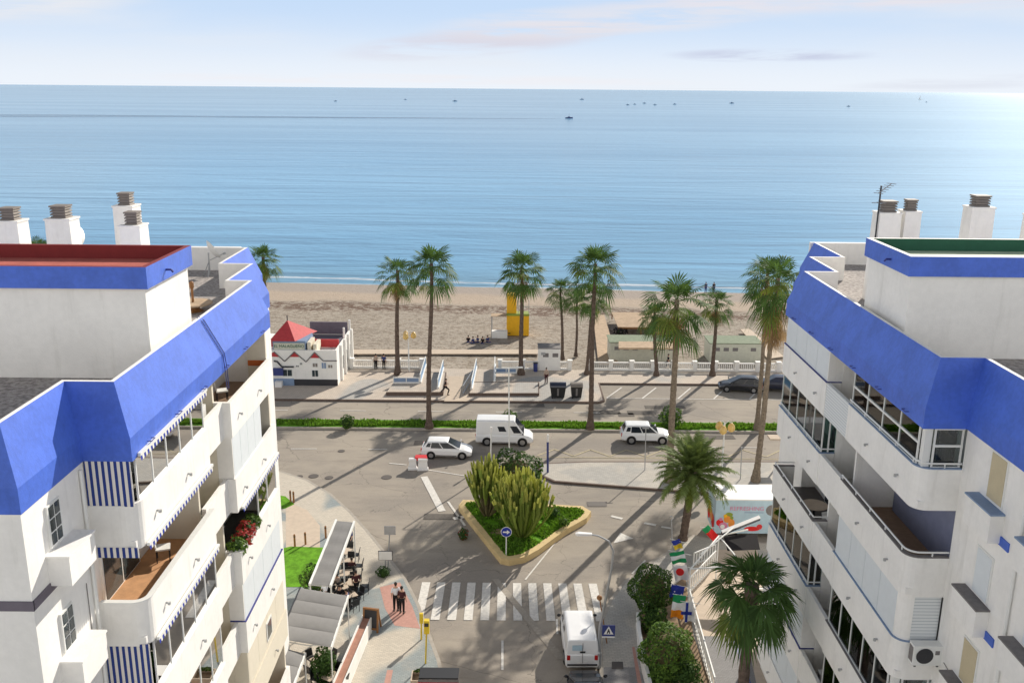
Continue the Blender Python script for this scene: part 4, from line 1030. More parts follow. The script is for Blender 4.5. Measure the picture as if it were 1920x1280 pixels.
# ---------------------------------------------------------------- vehicles (front towards +x, resting on z = 0)
def car(label, cat, name, loc, rz, L, W, H, paint, style='hatch', plate=True):
    t = thing(name, label, cat, loc, rz); p = M[paint]; w = W/2; van = style == 'van'
    if style == 'van': st = [(-.5,.9,.96,.30),(-.49,.97,1.05,.26),(-.2,1.,1.08,.22),(.2,1.,1.08,.22),(.33,.99,1.02,.22),(.44,.95,.88,.24),(.49,.84,.66,.28),(.5,.78,.55,.3)]
    elif style == 'suv': st = [(-.5,.86,.80,.42),(-.485,.95,1.02,.34),(-.3,1.,1.06,.28),(0,1.,1.04,.26),(.22,1.,1.02,.26),(.36,.97,.97,.28),(.47,.90,.80,.32),(.5,.80,.62,.36)]
    else: st = [(-.5,.84,.70,.38),(-.485,.94,.92,.30),(-.3,1.,.96,.24),(0,1.,.94,.22),(.22,1.,.90,.22),(.36,.96,.82,.24),(.47,.88,.66,.28),(.5,.76,.54,.32)]
    rings = []
    for xf, wf, zt, zb in st:
        x = xf*L; q = w*wf
        rings.append([(x,-q*.9,zb),(x,-q,zb+.14),(x,-q,zt-.2),(x,-q*.92,zt-.02),(x,-q*.55,zt+.03),(x,q*.55,zt+.03),(x,q*.92,zt-.02),(x,q,zt-.2),(x,q,zb+.14),(x,q*.9,zb)])
    b = MB().loft(rings).build('body', p, t, smooth=False)
    bv = b.modifiers.new('soft', 'BEVEL'); bv.width = .06; bv.segments = 3; bv.limit_method = 'ANGLE'; bv.angle_limit = rad(22)
    # cabin
    zb = {'van':1.04,'suv':1.0,'hatch':.88}[style]; xr, xf_, tr, tf = {'van':(-.492,.35,-.485,.17),'suv':(-.475,.245,-.40,.05),'hatch':(-.48,.28,-.37,.01)}[style]
    wi = .95*w; wt = w*(.86 if van else .74)
    c = {}
    def P(s, r, sd, off=0.):     # s 0..1 rear to front, r 0..1 bottom to top
        x = ((xr+(xf_-xr)*s)*(1-r)+(tr+(tf-tr)*s)*r)*L; y = (wi+(wt-wi)*r+off)*sd
        return (x, y, zb+(H-zb)*r)
    rg = []
    for s in (0,.12,.5,.88,1.):
        cr_ = .05*(1-(2*s-1)**4)
        rg.append([P(s,0,-1),P(s,.93,-1),(P(s,1,-1)[0],-wt*.86,H+cr_*.4),(P(s,1,-1)[0],0,H+cr_),(P(s,1,-1)[0],wt*.86,H+cr_*.4),P(s,.93,1),P(s,0,1)])
    k = MB().loft(rg).build('cabin', p, t)
    kb = k.modifiers.new('soft', 'BEVEL'); kb.width = .05; kb.segments = 2; kb.limit_method = 'ANGLE'; kb.angle_limit = rad(20)
    G_ = M['carglass']; o = .008
    def side(s0, s1, r0, r1, nm='side_window', m=None):
        for sd in (-1, 1):
            MB().face([P(s0,r0,sd,o),P(s1,r0,sd,o),P(s1,r1,sd,o),P(s0,r1,sd,o)]).build(nm, m or G_, t, fix=False)
    if van: side(.80,.965,.12,.62); side(.50,.66,.22,.58)
    else: side(.07,.20,.25,.80); side(.225,.54,.1,.86); side(.57,.95,.1,.86)
    def ends(s, r0, r1, yk, d, nm):
        a = P(s,r0,-1); e = P(s,r1,-1); n = Vector((e[2]-a[2],0,-(e[0]-a[0]))).normalized()*(d*.012)
        MB().face([(a[0]+n.x,-abs(a[1])*yk,a[2]+n.z),(a[0]+n.x,abs(a[1])*yk,a[2]+n.z),(e[0]+n.x,abs(e[1])*yk,e[2]+n.z),(e[0]+n.x,-abs(e[1])*yk,e[2]+n.z)]).build(nm, G_, t, fix=False)
    ends(1., .06, .9, .9, 1, 'windscreen')
    ends(0., .15 if not van else .35, .82, .8, -1, 'rear_window')
    R = .36 if style != 'hatch' else .31
    for xw in (-.30*L, .315*L):
        for sd in (-1, 1):
            y = sd*(w-.09)
            cyl = lambda r, y0, y1, mi=0: [[(xw+r*math.cos(2*PI*i/18), yy, R+r*math.sin(2*PI*i/18)) for i in range(18)] for yy in (y0, y1)]
            MB().loft(cyl(R+.07, sd*(w-.02), sd*(w+.004))).build('wheel_arch', M['black'], t)
            wl = MB().loft(cyl(R, y-sd*.12, y+sd*.105)).build('wheel', M['tyre'], t)
            MB().loft(cyl(R*.62, y, y+sd*.115)).build('rim', M['chrome'], wl)
    for sd in (-1, 1):
        x0 = st[-2][0]*L; zt = st[-2][2]
        MB().box(x0-.16,x0+.035,sd*w*.70-.13,sd*w*.70+.13,zt-.22,zt-.08).build('headlight', M['lamp'], t)
        MB().box(-.5*L-.012,-.5*L+.10,sd*w*.80-.09,sd*w*.80+.09,st[1][2]-.32,st[1][2]-.04).build('tail_light', M['tail'], t)
        MB().ball((xf_*L-.12,sd*(w+.10),zb+.12),.12,8,6,0,(.6,1.,.75)).build('wing_mirror', M['black'] if van else p, t)
    MB().box(-.5*L-.02,-.5*L,-.26,.26,.52,.64).build('number_plate', M['whitepl'], t)
    MB().box(.5*L-.03,.5*L+.012,-w*.72,w*.72,.30,.42).build('front_grille', M['black'], t)
    MB().box(-.2*L,.2*L,-w-.006,w+.006,.30,.36).build('side_skirt', M['black'], t)
    return t
x, y = g(838, 857); car('white hatchback driving on the road behind the red and white barrier', 'car', 'parked_car'.replace('parked_', ''), (x,y+.45,0), rad(-2.5), 4.25, 1.78, 1.46, 'carwhite')
x, y = g(946, 833); car('white delivery van driving along the near lane beside the median', 'van', 'delivery_van', (x,y+.6,0), rad(-1.5), 5.0, 1.98, 2.28, 'carwhite', 'van')
x, y = g(1211, 830); car('white SUV on the road behind the feathery date palm', 'car', 'car', (x,y+.5,0), rad(-1), 4.4, 1.85, 1.66, 'carwhite', 'suv')
t = car('white van parked at the right kerb, seen from behind, near the zebra crossing sign', 'van', 'parked_van', (3.85,45.75,0), rad(91), 4.5, 1.84, 1.88, 'carwhite', 'van')
[bpy.data.objects.remove(c_) for c_ in list(t.children) if c_.name.startswith('rear_window')]
MB().box(-2.30,-2.262,-.8,.8,.42,.5).build('bumper_strip', M['black'], t); MB().box(-2.275,-2.255,-.012,.012,.55,1.75).build('door_seam', M['greycap'], t)
MB().box(-2.285,-2.262,-.14,.14,1.18,1.26).build('door_handle', M['black'], t); MB().box(-2.25,-2.225,.02,.55,1.3,1.6).build('sticker', M['truckblue'], t)
car('black car parked behind the white van at the bottom edge', 'car', 'parked_car', (3.95,40.6,0), rad(91), 4.4, 1.8, 1.42, 'carblack', 'hatch')
x, y = g(1388, 738); car('black parked car left of the two leaning palms by the right building', 'car', 'parked_car', (x+.2,y+1.2,0), rad(172), 4.4, 1.8, 1.5, 'carblack', 'hatch', False).__setitem__('group', 'dark cars in the parking bay')
x, y = g(1440, 738); car('dark blue parked car half hidden behind the right building', 'car', 'parked_car', (x+1.2,y+1.4,0), rad(170), 4.4, 1.8, 1.5, 'cardark', 'suv', False).__setitem__('group', 'dark cars in the parking bay')
# food truck with prints
t = thing('food_truck', 'white roofed food truck with pale blue printed sides by the right building', 'food truck', (17.0,60.2,0))
tx0, tx1, ty0, ty1, tz0, tz1 = -2.9, 2.6, -1.25, 1.15, .45, 2.98
MB().box(tx0,tx1,ty0,ty1,tz0,tz1-.06).build('body', M['truckblue'], t); MB().box(tx0-.03,tx1+.03,ty0-.03,ty1+.03,tz1-.06,tz1+.04).build('roof', M['whitepl'], t)
for xx in (-1.6, 1.5):
    for yy in (ty0+.12, ty1-.12):
        wl = MB().loft([[(xx+.34*math.cos(2*PI*i/16), yy+q, .34+.34*math.sin(2*PI*i/16)) for i in range(16)] for q in (-.1, .1)]).build('wheel', M['tyre'], t)
yf = ty0-.006
def disc(mb, x, z, r, q, mi, sx=1., sz=1., n=16): mb.face([(x+r*sx*math.cos(2*PI*i/n), yf-q, z+r*sz*math.sin(2*PI*i/n)) for i in range(n)], mi)
mb = MB()
disc(mb,-2.55,1.25,.26,.002,0); disc(mb,-2.3,1.0,.34,.003,1,.9,.8); disc(mb,-1.95,1.85,.24,.004,2,1.1,.7); disc(mb,-2.05,1.5,.26,.005,3); disc(mb,-1.75,1.2,.28,.006,3,.8,1.2); disc(mb,-2.35,.95,.16,.007,7); disc(mb,-2.2,1.75,.13,.008,5); disc(mb,-1.75,1.62,.12,.009,2); disc(mb,-2.5,1.5,.12,.010,1); disc(mb,-1.6,.9,.2,.011,0,1.3,.6)
disc(mb,-.3,.8,.25,.002,0,2.2,.7); disc(mb,.2,.95,.2,.003,4); disc(mb,1.4,.75,.32,.002,3,1.6,.7); disc(mb,1.9,.8,.3,.003,5)
disc(mb,.95,2.2,.40,.002,6)
mb.build('printed_picture', [M['flagred'], M['pink'], M['greenp'], M['orangep'], M['red'], M['yellow'], M['greycap'], M['whitepl']], t, fix=False)
mb = MB(); xe = tx0-.006
for q, (yy, zz, r, mi) in enumerate(((-.6,1.1,.5,'flagred'),(-.1,1.3,.45,'orangep'),(.5,1.6,.5,'yellow'),(.7,1.1,.4,'flagred'))): MB().face([(xe-.002*q, yy+r*math.cos(2*PI*i/14), zz+r*math.sin(2*PI*i/14)) for i in range(14)]).build('printed_picture', M[mi], t, fix=False)
text_mesh('lettering', 'REFRESHING', .42, M['pink'], t, (-.75,yf-.012,2.3), (PI/2,0,0), .004)
MB().box(-.9,.4,yf-.012,yf-.004,2.0,2.05).build('print_line', M['bluegrey'], t); 
# ---------------------------------------------------------------- food stall at the bottom edge
t = thing('street_stall', 'dark roofed stall with a red lettered board at the bottom edge of the photo', 'stall', (-3.45,39.9,ZS))
mb = MB(); mb.box(-.95,.98,-.35,.5,2.12,2.2); mb.build('roof', M['black'], t)
for a in (-.9,.92):
    for b in (-.3,.45): MB().tube([(a,b,0),(a,b,2.12)], .03, 6).build('post', M['steel'], t)
MB().box(-.98,1.0,-.42,-.37,1.55,1.98).build('sign_board', M['flagred'], t); MB().box(-.98,1.,-.40,-.36,1.98,2.12).build('roller_box', M['greycap'], t)
text_mesh('lettering', 'HELADOS', .36, M['whitepl'], t, (0,-.43,1.74), (PI/2,0,0), .004)
MB().box(-.85,.9,-.2,.4,0,.95).build('counter', M['woodbr'], t)
bx, by = g(792, 1262, .9)
t = thing('planter_box', 'pale wooden planter box with plants left of the stall', 'planter', (bx-.05,by-.2,ZS))
mb = MB(); 
for q in ((-.5,.5,-.45,-.4),(-.5,.5,.4,.45),(-.5,-.45,-.4,.4),(.45,.5,-.4,.4)): mb.box(*q,0,.8)
mb.build('box', M['lattile'], t); MB().box(-.44,.44,-.39,.39,.1,.6).build('soil', M['soil'], t)
rnd = random.Random(4); mb = MB(); cards(mb, 160, (0,.33,.84), .4, .07, rnd, (0,1), (1,.18,.25)); mb.build('plants', [M['bush'], M['bushl']], t, fix=False)
# ---------------------------------------------------------------- street furniture
def pole_thing(name, label, cat, px, py, z0=0., group=None):
    x, y = g(px, py, z0); return thing(name, label, cat, (x,y,z0), 0, group), x, y
# curved street lamp
t, x, y = pole_thing('street_lamp', 'tall curved street lamp by the zebra crossing, arm over the road', 'street lamp', 1122, 1250, ZS)
hx, hz = atY(1150, 1030, y); ex, ez = atY(1090, 1001, y)
pth = [(0,0,0),(.02,0,2.5),((hx-x)*.9,0,hz-1.2),(hx-x,0,hz-.2),(hx-x-.25,0,hz+.35),(hx-x-.8,0,ez-ZS-.08),(ex-x+.45,0,ez-ZS)]
MB().tube(pth, [.11,.085,.065,.06,.05,.045,.04], 8).build('pole', M['steel'], t); MB().lathe(0,0,[(.16,0),(.16,.9),(.1,1.0)], 10).build('base', M['steel'], t)
MB().loft([[(ex-x+.55,-.09,ez-ZS-.04),(ex-x+.55,.09,ez-ZS-.04),(ex-x+.55,.09,ez-ZS+.05),(ex-x+.55,-.09,ez-ZS+.05)],[(ex-x-.15,-.13,ez-ZS-.05),(ex-x-.15,.13,ez-ZS-.05),(ex-x-.15,.13,ez-ZS+.09),(ex-x-.15,-.13,ez-ZS+.09)],[(ex-x-.3,-.08,ez-ZS-.03),(ex-x-.3,.08,ez-ZS-.03),(ex-x-.3,.08,ez-ZS+.05),(ex-x-.3,-.08,ez-ZS+.05)]]).build('lamp_head', M['whitepl'], t)
# zebra crossing sign
zx, zz = atY(1141, 1180, y-.12)
t = thing('crossing_sign', 'blue square pedestrian crossing sign with white triangle on the lamp pole', 'road sign', (zx,y-.16,zz))
MB().box(-.34,.34,0,.025,-.36,.30).build('panel', M['navy'], t); MB().box(-.34,.34,-.004,.028,-.44,-.36).build('panel_edge', M['whitepl'], t)
MB().face([(-.26,-.006,-.24),(.26,-.006,-.24),(0,-.006,.24)]).build('triangle', M['whitepl'], t, fix=False)
mb = MB(); mb.face([(-.03,-.012,.08),(.03,-.012,.08),(.03,-.012,.0),(-.03,-.012,.0)]); mb.face([(-.05,-.012,0),(.05,-.012,0),(.09,-.012,-.2),(.04,-.012,-.2),(0,-.012,-.08),(-.05,-.012,-.2),(-.1,-.012,-.2)]); mb.build('walking_figure', M['black'], t, fix=False)
# round arrow sign
t, x, y = pole_thing('arrow_sign', 'round blue keep right sign on a white post on the island', 'road sign', 949, 1041, .36)
sx_, sz = atY(950, 996, y); h = sz-.36
MB().tube([(0,0,0),(0,0,h+.25)], .04, 7).build('post', M['frame'], t)
def rdisc(r, y0, y1): return [[(r*math.cos(2*PI*i/24), q, h+r*math.sin(2*PI*i/24)) for i in range(24)] for q in (y0, y1)]
MB().loft(rdisc(.36,-.05,-.07)).build('rim', M['whitepl'], t); MB().loft(rdisc(.325,-.06,-.076)).build('face', M['flagblue'], t)
MB().face([(-.22,-.082,h-.05),(.04,-.082,h-.05),(.04,-.082,h-.16),(.24,-.082,h+.0),(.04,-.082,h+.16),(.04,-.082,h+.05),(-.22,-.082,h+.05)]).build('arrow', M['whitepl'], t, fix=False)
# posts
def simple_pole(px, py, tx, ty, label, r=.045, m='steel', name='signpost', cat='post', z0=ZS, group=None):
    t, x, y = pole_thing(name, label, cat, px, py, z0, group); X, Z = atY(tx, ty, y)
    MB().tube([(0,0,0),(X-x,0,Z-z0)], r, 7, 0).build('pole', M[m], t); return t, x, y, X-x, Z-z0
t, x, y, dx, h = simple_pole(955, 862, 954, 690, 'tall thin lamp post behind the cacti, in front of the van', .06, 'frame', 'street_lamp', 'street lamp', 0)
MB().tube([(dx,0,h-.1),(dx+.1,0,h+.05),(dx+.7,0,h+.08)], .035, 6).build('arm', M['frame'], t); MB().box(dx+.6,dx+1.15,-.1,.1,h+.03,h+.12).build('lamp_head', M['frame'], t)
t, x, y, dx, h = simple_pole(920, 865, 921, 800, 'short white capped post beside the white van', .06, 'frame', z0=0)
MB().tube([(dx,0,h-.45),(dx,0,h)], .09, 8).build('cap', M['whitepl'], t)
t, x, y, dx, h = simple_pole(1027, 885, 1027, 828, 'navy blue bollard post with white top on the pavement strip', .09, 'navy')
MB().tube([(dx,0,h),(dx,0,h+.62)], .085, 8).build('white_top', M['whitepl'], t)
t, x, y, dx, h = simple_pole(1209, 881, 1211, 803, 'thin grey sign post in front of the white SUV', .04)
MB().box(dx-.28,dx+.28,-.03,0,h-.02,h+.05).build('sign_edge', M['steel'], t)
simple_pole(1388, 898, 1391, 838, 'thin grey post right of the date palm', .04)
t, x, y, dx, h = simple_pole(1262, 1065, 1259, 975, 'thin grey post with a hook by the date palm trunk', .045)
MB().tube([(dx,0,h),(dx+.1,0,h+.15),(dx+.02,0,h+.3),(dx-.12,0,h+.25)], .03, 6).build('hook', M['steel'], t)
t, x, y, dx, h = simple_pole(727, 1072, 731, 990, 'grey back of a double road sign on a post at the left kerb', .04)
MB().box(dx-.36,dx+.36,-.05,-.02,h-.42,h+.18).build('sign_panel', M['steel'], t)
t, x, y, dx, h = simple_pole(722, 1074, 723, 1036, 'framed blank sign leaning at the left kerb near the dark shrub', .035)
MB().box(dx-.42,dx+.40,-.06,-.03,h-.45,h+.12).build('sign_panel', M['frame'], t); MB().box(dx-.46,dx+.44,-.028,-.01,h-.49,h+.16).build('sign_frame', M['dark'], t)
t, x, y, dx, h = simple_pole(798, 1243, 800, 1170, 'tall yellow post with a yellow box sign at the left kerb', .045, 'signyellow', 'yellow_post', 'post')
MB().box(dx-.14,dx+.14,-.13,.13,h-.5,h+.28).build('sign_box', M['signyellow'], t); MB().box(dx-.11,dx+.11,-.145,-.13,h-.05,h+.15).build('panel', M['dark'], t)
t, x, y, dx, h = simple_pole(790, 1198, 790, 1158, 'short yellow post behind the taller yellow one', .05, 'signyellow', 'yellow_post', 'post')
MB().box(dx-.1,dx+.1,-.08,.08,h-.3,h+.3).build('sign_box', M['signyellow'], t)
t, x, y, dx, h = simple_pole(1138, 1205, 1124, 1120, 'thin rusty post beside the white parked van', .035, 'woodbr')
MB().ball((dx,0,h),.16,8,6).build('cap', M['woodbr'], t)
for k, (px, py) in enumerate(((545,940),(551,942),(553,1024),(573,1020),(611,1008))):
    t, x, y = pole_thing('bollard', ('wooden bollard at the corner of the small lawn, left of a pair','wooden bollard at the corner of the small lawn, right of a pair','wooden bollard behind the lawn next to the building','wooden bollard behind the middle of the lawn','wooden bollard beside the long grey awning')[k], 'bollard', px, py, ZS, 'wooden bollards round the lawns')
    MB().lathe(0,0,[(.07,0),(.07,.85),(.05,.9)], 9).build('stake', M['woodbr'], t); MB().lathe(0,0,[(.075,.72),(.075,.78)], 9).build('collar', M['dark'], t)
def globe_lamp(px, py, ty, label):
    x, y = g(px, py, ZS); X, Z = atY(px, ty, y); h = Z-ZS
    t = thing('globe_lamp', label, 'street lamp', (x,y,ZS), 0, 'lamps with amber globes')
    MB().tube([(0,0,0),(0,0,h)], [.08,.05], 8).build('pole', M['frame'], t)
    for k in range(3):
        a = k*2.1+.1; dx, dy = .55*math.cos(a), .55*math.sin(a)
        MB().tube([(0,0,h-.05),(dx*.5,dy*.5,h+.15),(dx,dy,h)], .025, 6).build('arm', M['frame'], t)
        MB().lathe(dx,dy,[(.05,h),(.2,h-.12),(.3,h-.38),(.28,h-.6),(.1,h-.75)], 12).build('globe', M['amber'], t, smooth=True)
globe_lamp(1352, 893, 793, 'amber three globe lamp behind the date palm fronds')
globe_lamp(767, 702, 622, 'pale amber globe lamp on the promenade by the left palms')
t = thing('bus_shelter', 'small flat roofed shelter on a navy post beside the right building', 'shelter', (*g(1462,868,ZS),ZS))
MB().tube([(0,0,0),(0,0,2.2)], .08, 8).build('post', M['navy'], t); MB().box(-1.1,.4,-.5,.5,2.2,2.34).build('roof', M['lattile'], t)
# traffic barrier of red and white plastic blocks
t = thing('barrier', 'plastic traffic barrier of white blocks with a red lid beside the hatchback', 'barrier', (*g(786,880,0),0), .1)
def block(mb, x0, x1, y0, y1, h, mi): mb.loft([[(x0-f,y0-f,z),(x1+f,y0-f,z),(x1+f,y1+f,z),(x0-f,y1+f,z)] for f, z in ((0,0),(0,.12),(-.06,.2),(-.1,h*.7),(-.06,h*.9),(-.1,h))], mi)
mb = MB(); block(mb,-.15,.75,-.3,.15,1.,0); mb.build('white_block', M['whitepl'], t)
mb = MB(); block(mb,-.9,-.15,-.1,.4,.95,0); mb.build('white_block', M['clothbr'] if False else M['whitepl'], t)
mb = MB(); mb.prism([(-.35,.05),(.68,-.1),(.62,.62),(-.25,.7)], .78, 1.03); mb.build('red_block', M['red'], t)
# refuse containers
for k, (px, py, lb, c, w_) in enumerate(((1046,748,'dark grey refuse container, left one of two by the kerb','black',1.55),(1081,748,'brownish refuse container, right one of two by the kerb','louvre',1.15))):
    x, y = g(px, py, .15); t = thing('refuse_container', lb, 'bin', (x,y+.5,.15), 0, 'refuse containers on the promenade')
    q = w_/2
    MB().loft([[(-q*f,-.5*f,z),(q*f,-.5*f,z),(q*f,.5*f,z),(-q*f,.5*f,z)] for f, z in ((.82,.12),(1,1.15),(1.04,1.16),(1.04,1.24))]).build('body', M['black'], t)
    mb = MB(); mb.loft([[(sx_*q*1.04, math.cos(PI*i/8)*-.54, 1.24+.36*math.sin(PI*i/8)) for i in range(9)] for sx_ in (-1, 1)]); mb.build('lid', M['cardark' if k == 0 else 'louvre'], t)
    MB().box(-.09,.09,-.53,-.47,.35,1.1).build('panel', M['greycap'], t)
    for a in (-1,1):
        for b in (-.35,.35): MB().loft([[(a*q*.7+s_, b+.09*math.cos(2*PI*i/8), .09+.09*math.sin(2*PI*i/8)) for i in range(8)] for s_ in (-.03,.03)]).build('wheel', M['tyre'], t)
# menu board
x, y = g(697, 1180, ZS); t = thing('menu_board', 'wooden framed menu board standing on the left pavement', 'menu board', (x,y,ZS), rad(-12))
for a in (-.42,.42): MB().loft([[(a-.05,-.25,0),(a+.05,-.25,0),(a+.05,-.17,0),(a-.05,-.17,0)],[(a-.05,-.05,1.35),(a+.05,-.05,1.35),(a+.05,.03,1.35),(a-.05,.03,1.35)]]).build('leg', M['woodbr'], t)
MB().loft([[(-.4,-.19,.25),(.4,-.19,.25),(.4,-.16,.25),(-.4,-.16,.25)],[(-.4,-.03,1.3),(.4,-.03,1.3),(.4,0,1.3),(-.4,0,1.3)]]).build('board', M['dark'], t)
MB().box(-.47,.47,-.07,.05,1.3,1.4).build('top_rail', M['woodbr'], t); MB().box(-.47,.47,-.24,-.12,.15,.26).build('bottom_rail', M['woodbr'], t)
for a in (-.4,.4): MB().loft([[(a-.04,.4,0),(a+.04,.4,0),(a+.04,.46,0),(a-.04,.46,0)],[(a-.04,.02,1.34),(a+.04,.02,1.34),(a+.04,.08,1.34),(a-.04,.08,1.34)]]).build('back_leg', M['woodbr'], t)
# low planter wall of the restaurant
a = g(689,1152,1.); b = g(625,1300,1.)
mb = MB(); d = Vector((b[0]-a[0], b[1]-a[1])).normalized(); nn = Vector((-d.y, d.x))*.30
mb.loft([[(p[0]-nn.x*f,p[1]-nn.y*f,z) for f, z in ((1,ZS-.02),(1,1.),(.72,1.),(.72,.9),(-.72,.9),(-.72,1.),(-1,1.),(-1,ZS-.02))] for p in (a, b)], mis=[0,0,0,1,0,0,0,0])
tag(mb.build('planter_wall', [M['white'], M['terra']]), 'long low white planter wall with reddish soil beside the restaurant terrace', 'wall')
# ---------------------------------------------------------------- restaurant terrace
t = thing('terrace_awning', 'long narrow grey awning on white rails over the pavement tables', 'awning', (-10.65,51.,ZS), 0, 'grey restaurant awnings')
z = 2.85
MB().loft([[(-.54,y_,z+.12-.04*math.sin(y_*1.9)**2),(0,y_,z+.10-.06*math.sin(y_*1.9)**2),(.52,y_,z+.02-.04*math.sin(y_*1.9)**2)] for y_ in [-4+8*i/32 for i in range(33)]], close=False, caps=False).build('fabric', M['awn'], t, fix=False)
for sx_, zz in ((-.58,z+.12),(.58,z+.02)): MB().box(sx_-.06,sx_+.06,-4.05,4.05,zz-.1,zz+.06).build('rail', M['frame'], t)
MB().box(-.66,-.64,-3.9,3.9,zz-.12,zz+.1).build('rail_edge', M['dark'], t)
for yy in (-3.9,0.,3.9):
    MB().tube([(-.58,yy,0),(-.58,yy,z)], .045, 6).build('post', M['frame'], t); MB().tube([(.58,yy,0),(.58,yy,z-.08)], .045, 6).build('post', M['frame'], t)
    MB().tube([(-.58,yy,z),(.58,yy,z-.09)], .03, 6).build('cross_bar', M['frame'], t)
def awning(loc, w_, l_, zi, zo, label, waves):
    t = thing('terrace_awning', label, 'awning', loc, 0, 'grey restaurant awnings')
    R = []
    for i in range(49):
        q = i/48; yy = -l_/2+l_*q; sag = .10*abs(math.sin(q*PI*waves))**.7
        R.append([(0,yy,zi+sag*.6),(w_*.33,yy,zi+(zo-zi)*.33+sag),(w_*.66,yy,zi+(zo-zi)*.66+sag),(w_,yy,zo+sag*.5)])
    MB().loft(R, close=False, caps=False).build('fabric', M['awn'], t, fix=False)
    MB().box(w_-.02,w_+.06,-l_/2-.03,l_/2+.03,zo-.12,zo+.05).build('front_bar', M['frame'], t); MB().box(-.08,0,-l_/2,l_/2,zi-.1,zi+.06).build('cassette', M['dark'], t)
    for yy in (-l_/2+.3,l_/2-.3): MB().tube([(0,yy,zi-.3),(w_*.5,yy,zi-.55),(w_,yy,zo-.06)], .025, 6).build('arm', M['frame'], t)
    for yy in (-l_/2+.05,l_/2-.05): MB().tube([(w_,yy,-zo*0-loc[2]+ZS),(w_,yy,zo-.1)], .035, 6).build('post', M['frame'], t)
awning((-11.45,43.4,0), 2.55, 4.9, 3.5, 3.05, 'wide grey awning with four sagging folds beside the left building', 4)
awning((-11.6,38.9,0), 1.45, 3.6, 3.25, 2.85, 'small grey awning at the bottom below the wide one', 3)
rnd = random.Random(9)
first = None; tabs = [g(*p, .7) for p in ((652,1056),(649,1077),(640,1103),(655,1118),(600,1240),(618,1270),(646,1036),(662,1095),(628,1122))]
chair0 = None; tab0 = None
for k, (x, y) in enumerate(tabs):
    lb = ('pale cafe table furthest up the pavement terrace','second cafe table from the far end of the terrace','cafe table beside the front edge of the long awning','cafe table nearest the waiter on the terrace','cafe table under the lower awning edge','cafe table beside the low planter wall','small cafe table under the far half of the long awning','cafe table closest to the paved walkway','cafe table in the gap between the two awnings')[k]
    if tab0 is None:
        tab0 = t = thing('cafe_table', lb, 'table', (x,y,ZS), 0, 'cafe tables on the terrace')
        MB().box(-.4,.4,-.4,.4,.70,.74).build('table_top', M['lattile'], t); MB().lathe(0,0,[(.25,0),(.04,.05),(.04,.7)], 9).build('pedestal', M['dark'], t)
    else: dup(tab0, lb, (x,y,ZS), .2*k)
    for j in range(4):
        a = j*PI/2+.25*k+rnd.uniform(-.2,.2); cx, cy = x+.72*math.cos(a), y+.72*math.sin(a)
        lb = 'black chair at a cafe table on the restaurant terrace'
        if chair0 is None: chair0 = small_chair((cx,cy,ZS), a-PI/2, lb, 'black', 'black cafe chairs', 'cafe_chair')
        else: dup(chair0, lb, (cx,cy,ZS), a-PI/2)
# ---------------------------------------------------------------- courtyard by the right building
x0, y0 = g(1196,1150,.9); wl = [g(1196,1148,.9), g(1199,1185,.9), g(1208,1235,.9), g(1224,1300,.9)]
mb = MB(); P = [Vector(p) for p in wl]; R = []
for i, p in enumerate(P):
    d = (P[min(i+1,3)]-P[max(i-1,0)]).normalized(); q = Vector((-d.y,d.x))*.09
    R.append([(p.x-q.x,p.y-q.y,0),(p.x+q.x,p.y+q.y,0),(p.x+q.x,p.y+q.y,.95),(p.x-q.x,p.y-q.y,.95)])
tag(mb.loft(R).build('garden_wall', M['white']), 'thin curved white wall round the garden bed at the right pavement', 'wall')
a = g(1290,1128,ZS); b = g(1338,1300,ZS)
def fence(a, b, h, n, label, m='frame', name='picket_fence', w_=.03, cat='fence', rails=(.12,.95)):
    t = thing(name, label, cat, (a[0],a[1],ZS)); dx, dy = b[0]-a[0], b[1]-a[1]; A = math.atan2(dy,dx); L = math.hypot(dx,dy); t.rotation_euler.z = A
    for i in range(n+1): MB().box(L*i/n-w_,L*i/n+w_,-.02,.02,0,h).build('picket', M[m], t)
    for r in rails: MB().box(-.03,L+.03,-.035,.035,h*r,h*r+.06).build('rail', M[m], t)
    return t
fence(a, b, 1.0, 22, 'white railing along the garden bed by the courtyard walkway')
fence(g(1293,1112,ZS), g(1340,1062,ZS), 1.15, 12, 'white slatted gate panel behind the flags', w_=.07)
fence(g(1300,1062,ZS), g(1340,1045,ZS), 1.0, 8, 'white low fence behind the flags beside the date palm', w_=.04)
fence(g(1395,1130,ZS), g(1470,1130,ZS), 1.0, 14, 'white fence behind the big fan palm next to the building', w_=.05)
t = thing('awning_frame', 'white tubular frame with a folded dark awning over the courtyard entrance', 'frame', (*g(1288,1165,ZS),ZS))
o_ = Vector(t.location); p1 = o_; p2 = Vector((*g(1342,1085,ZS),ZS)); h1 = atY(1288,1066,p1.y)[1]; h2 = atY(1343,1004,p2.y)[1]
def bar(p, q, nm='beam', r=.045): MB().tube([tuple(Vector(p)-o_), tuple(Vector(q)-o_)], r, 6).build(nm, M['frame'], t)
bar(p1, (p1.x,p1.y,h1), 'post'); bar(p2, (p2.x,p2.y,h2), 'post')
bar((p1.x,p1.y,h1), (p2.x,p2.y,h2)); bar((p1.x,p1.y,h1), (13.2,p1.y+.4,h1)); bar((p2.x,p2.y,h2), (13.6,p2.y-2.2,h2-.2)); bar((p1.x+.9,p1.y+1.6,h1+.1), (p2.x+.8,p2.y-.2,h1+.25))
bar((p2.x,p2.y,h2), (p2.x+1.9,p2.y+.4,h2+.25))
mb = MB(); A = Vector((p2.x+.2,p2.y+.1,h2+.05)); B_ = Vector((p2.x+2.6,p2.y+.5,h2+.9))
mb.loft([[tuple(p+Vector(q)-o_) for q in ((0,-.15,0),(0,.2,0),(0,.2,.12),(0,-.15,.16))] for p in (A, B_)]); mb.build('folded_awning', M['cardark'], t)
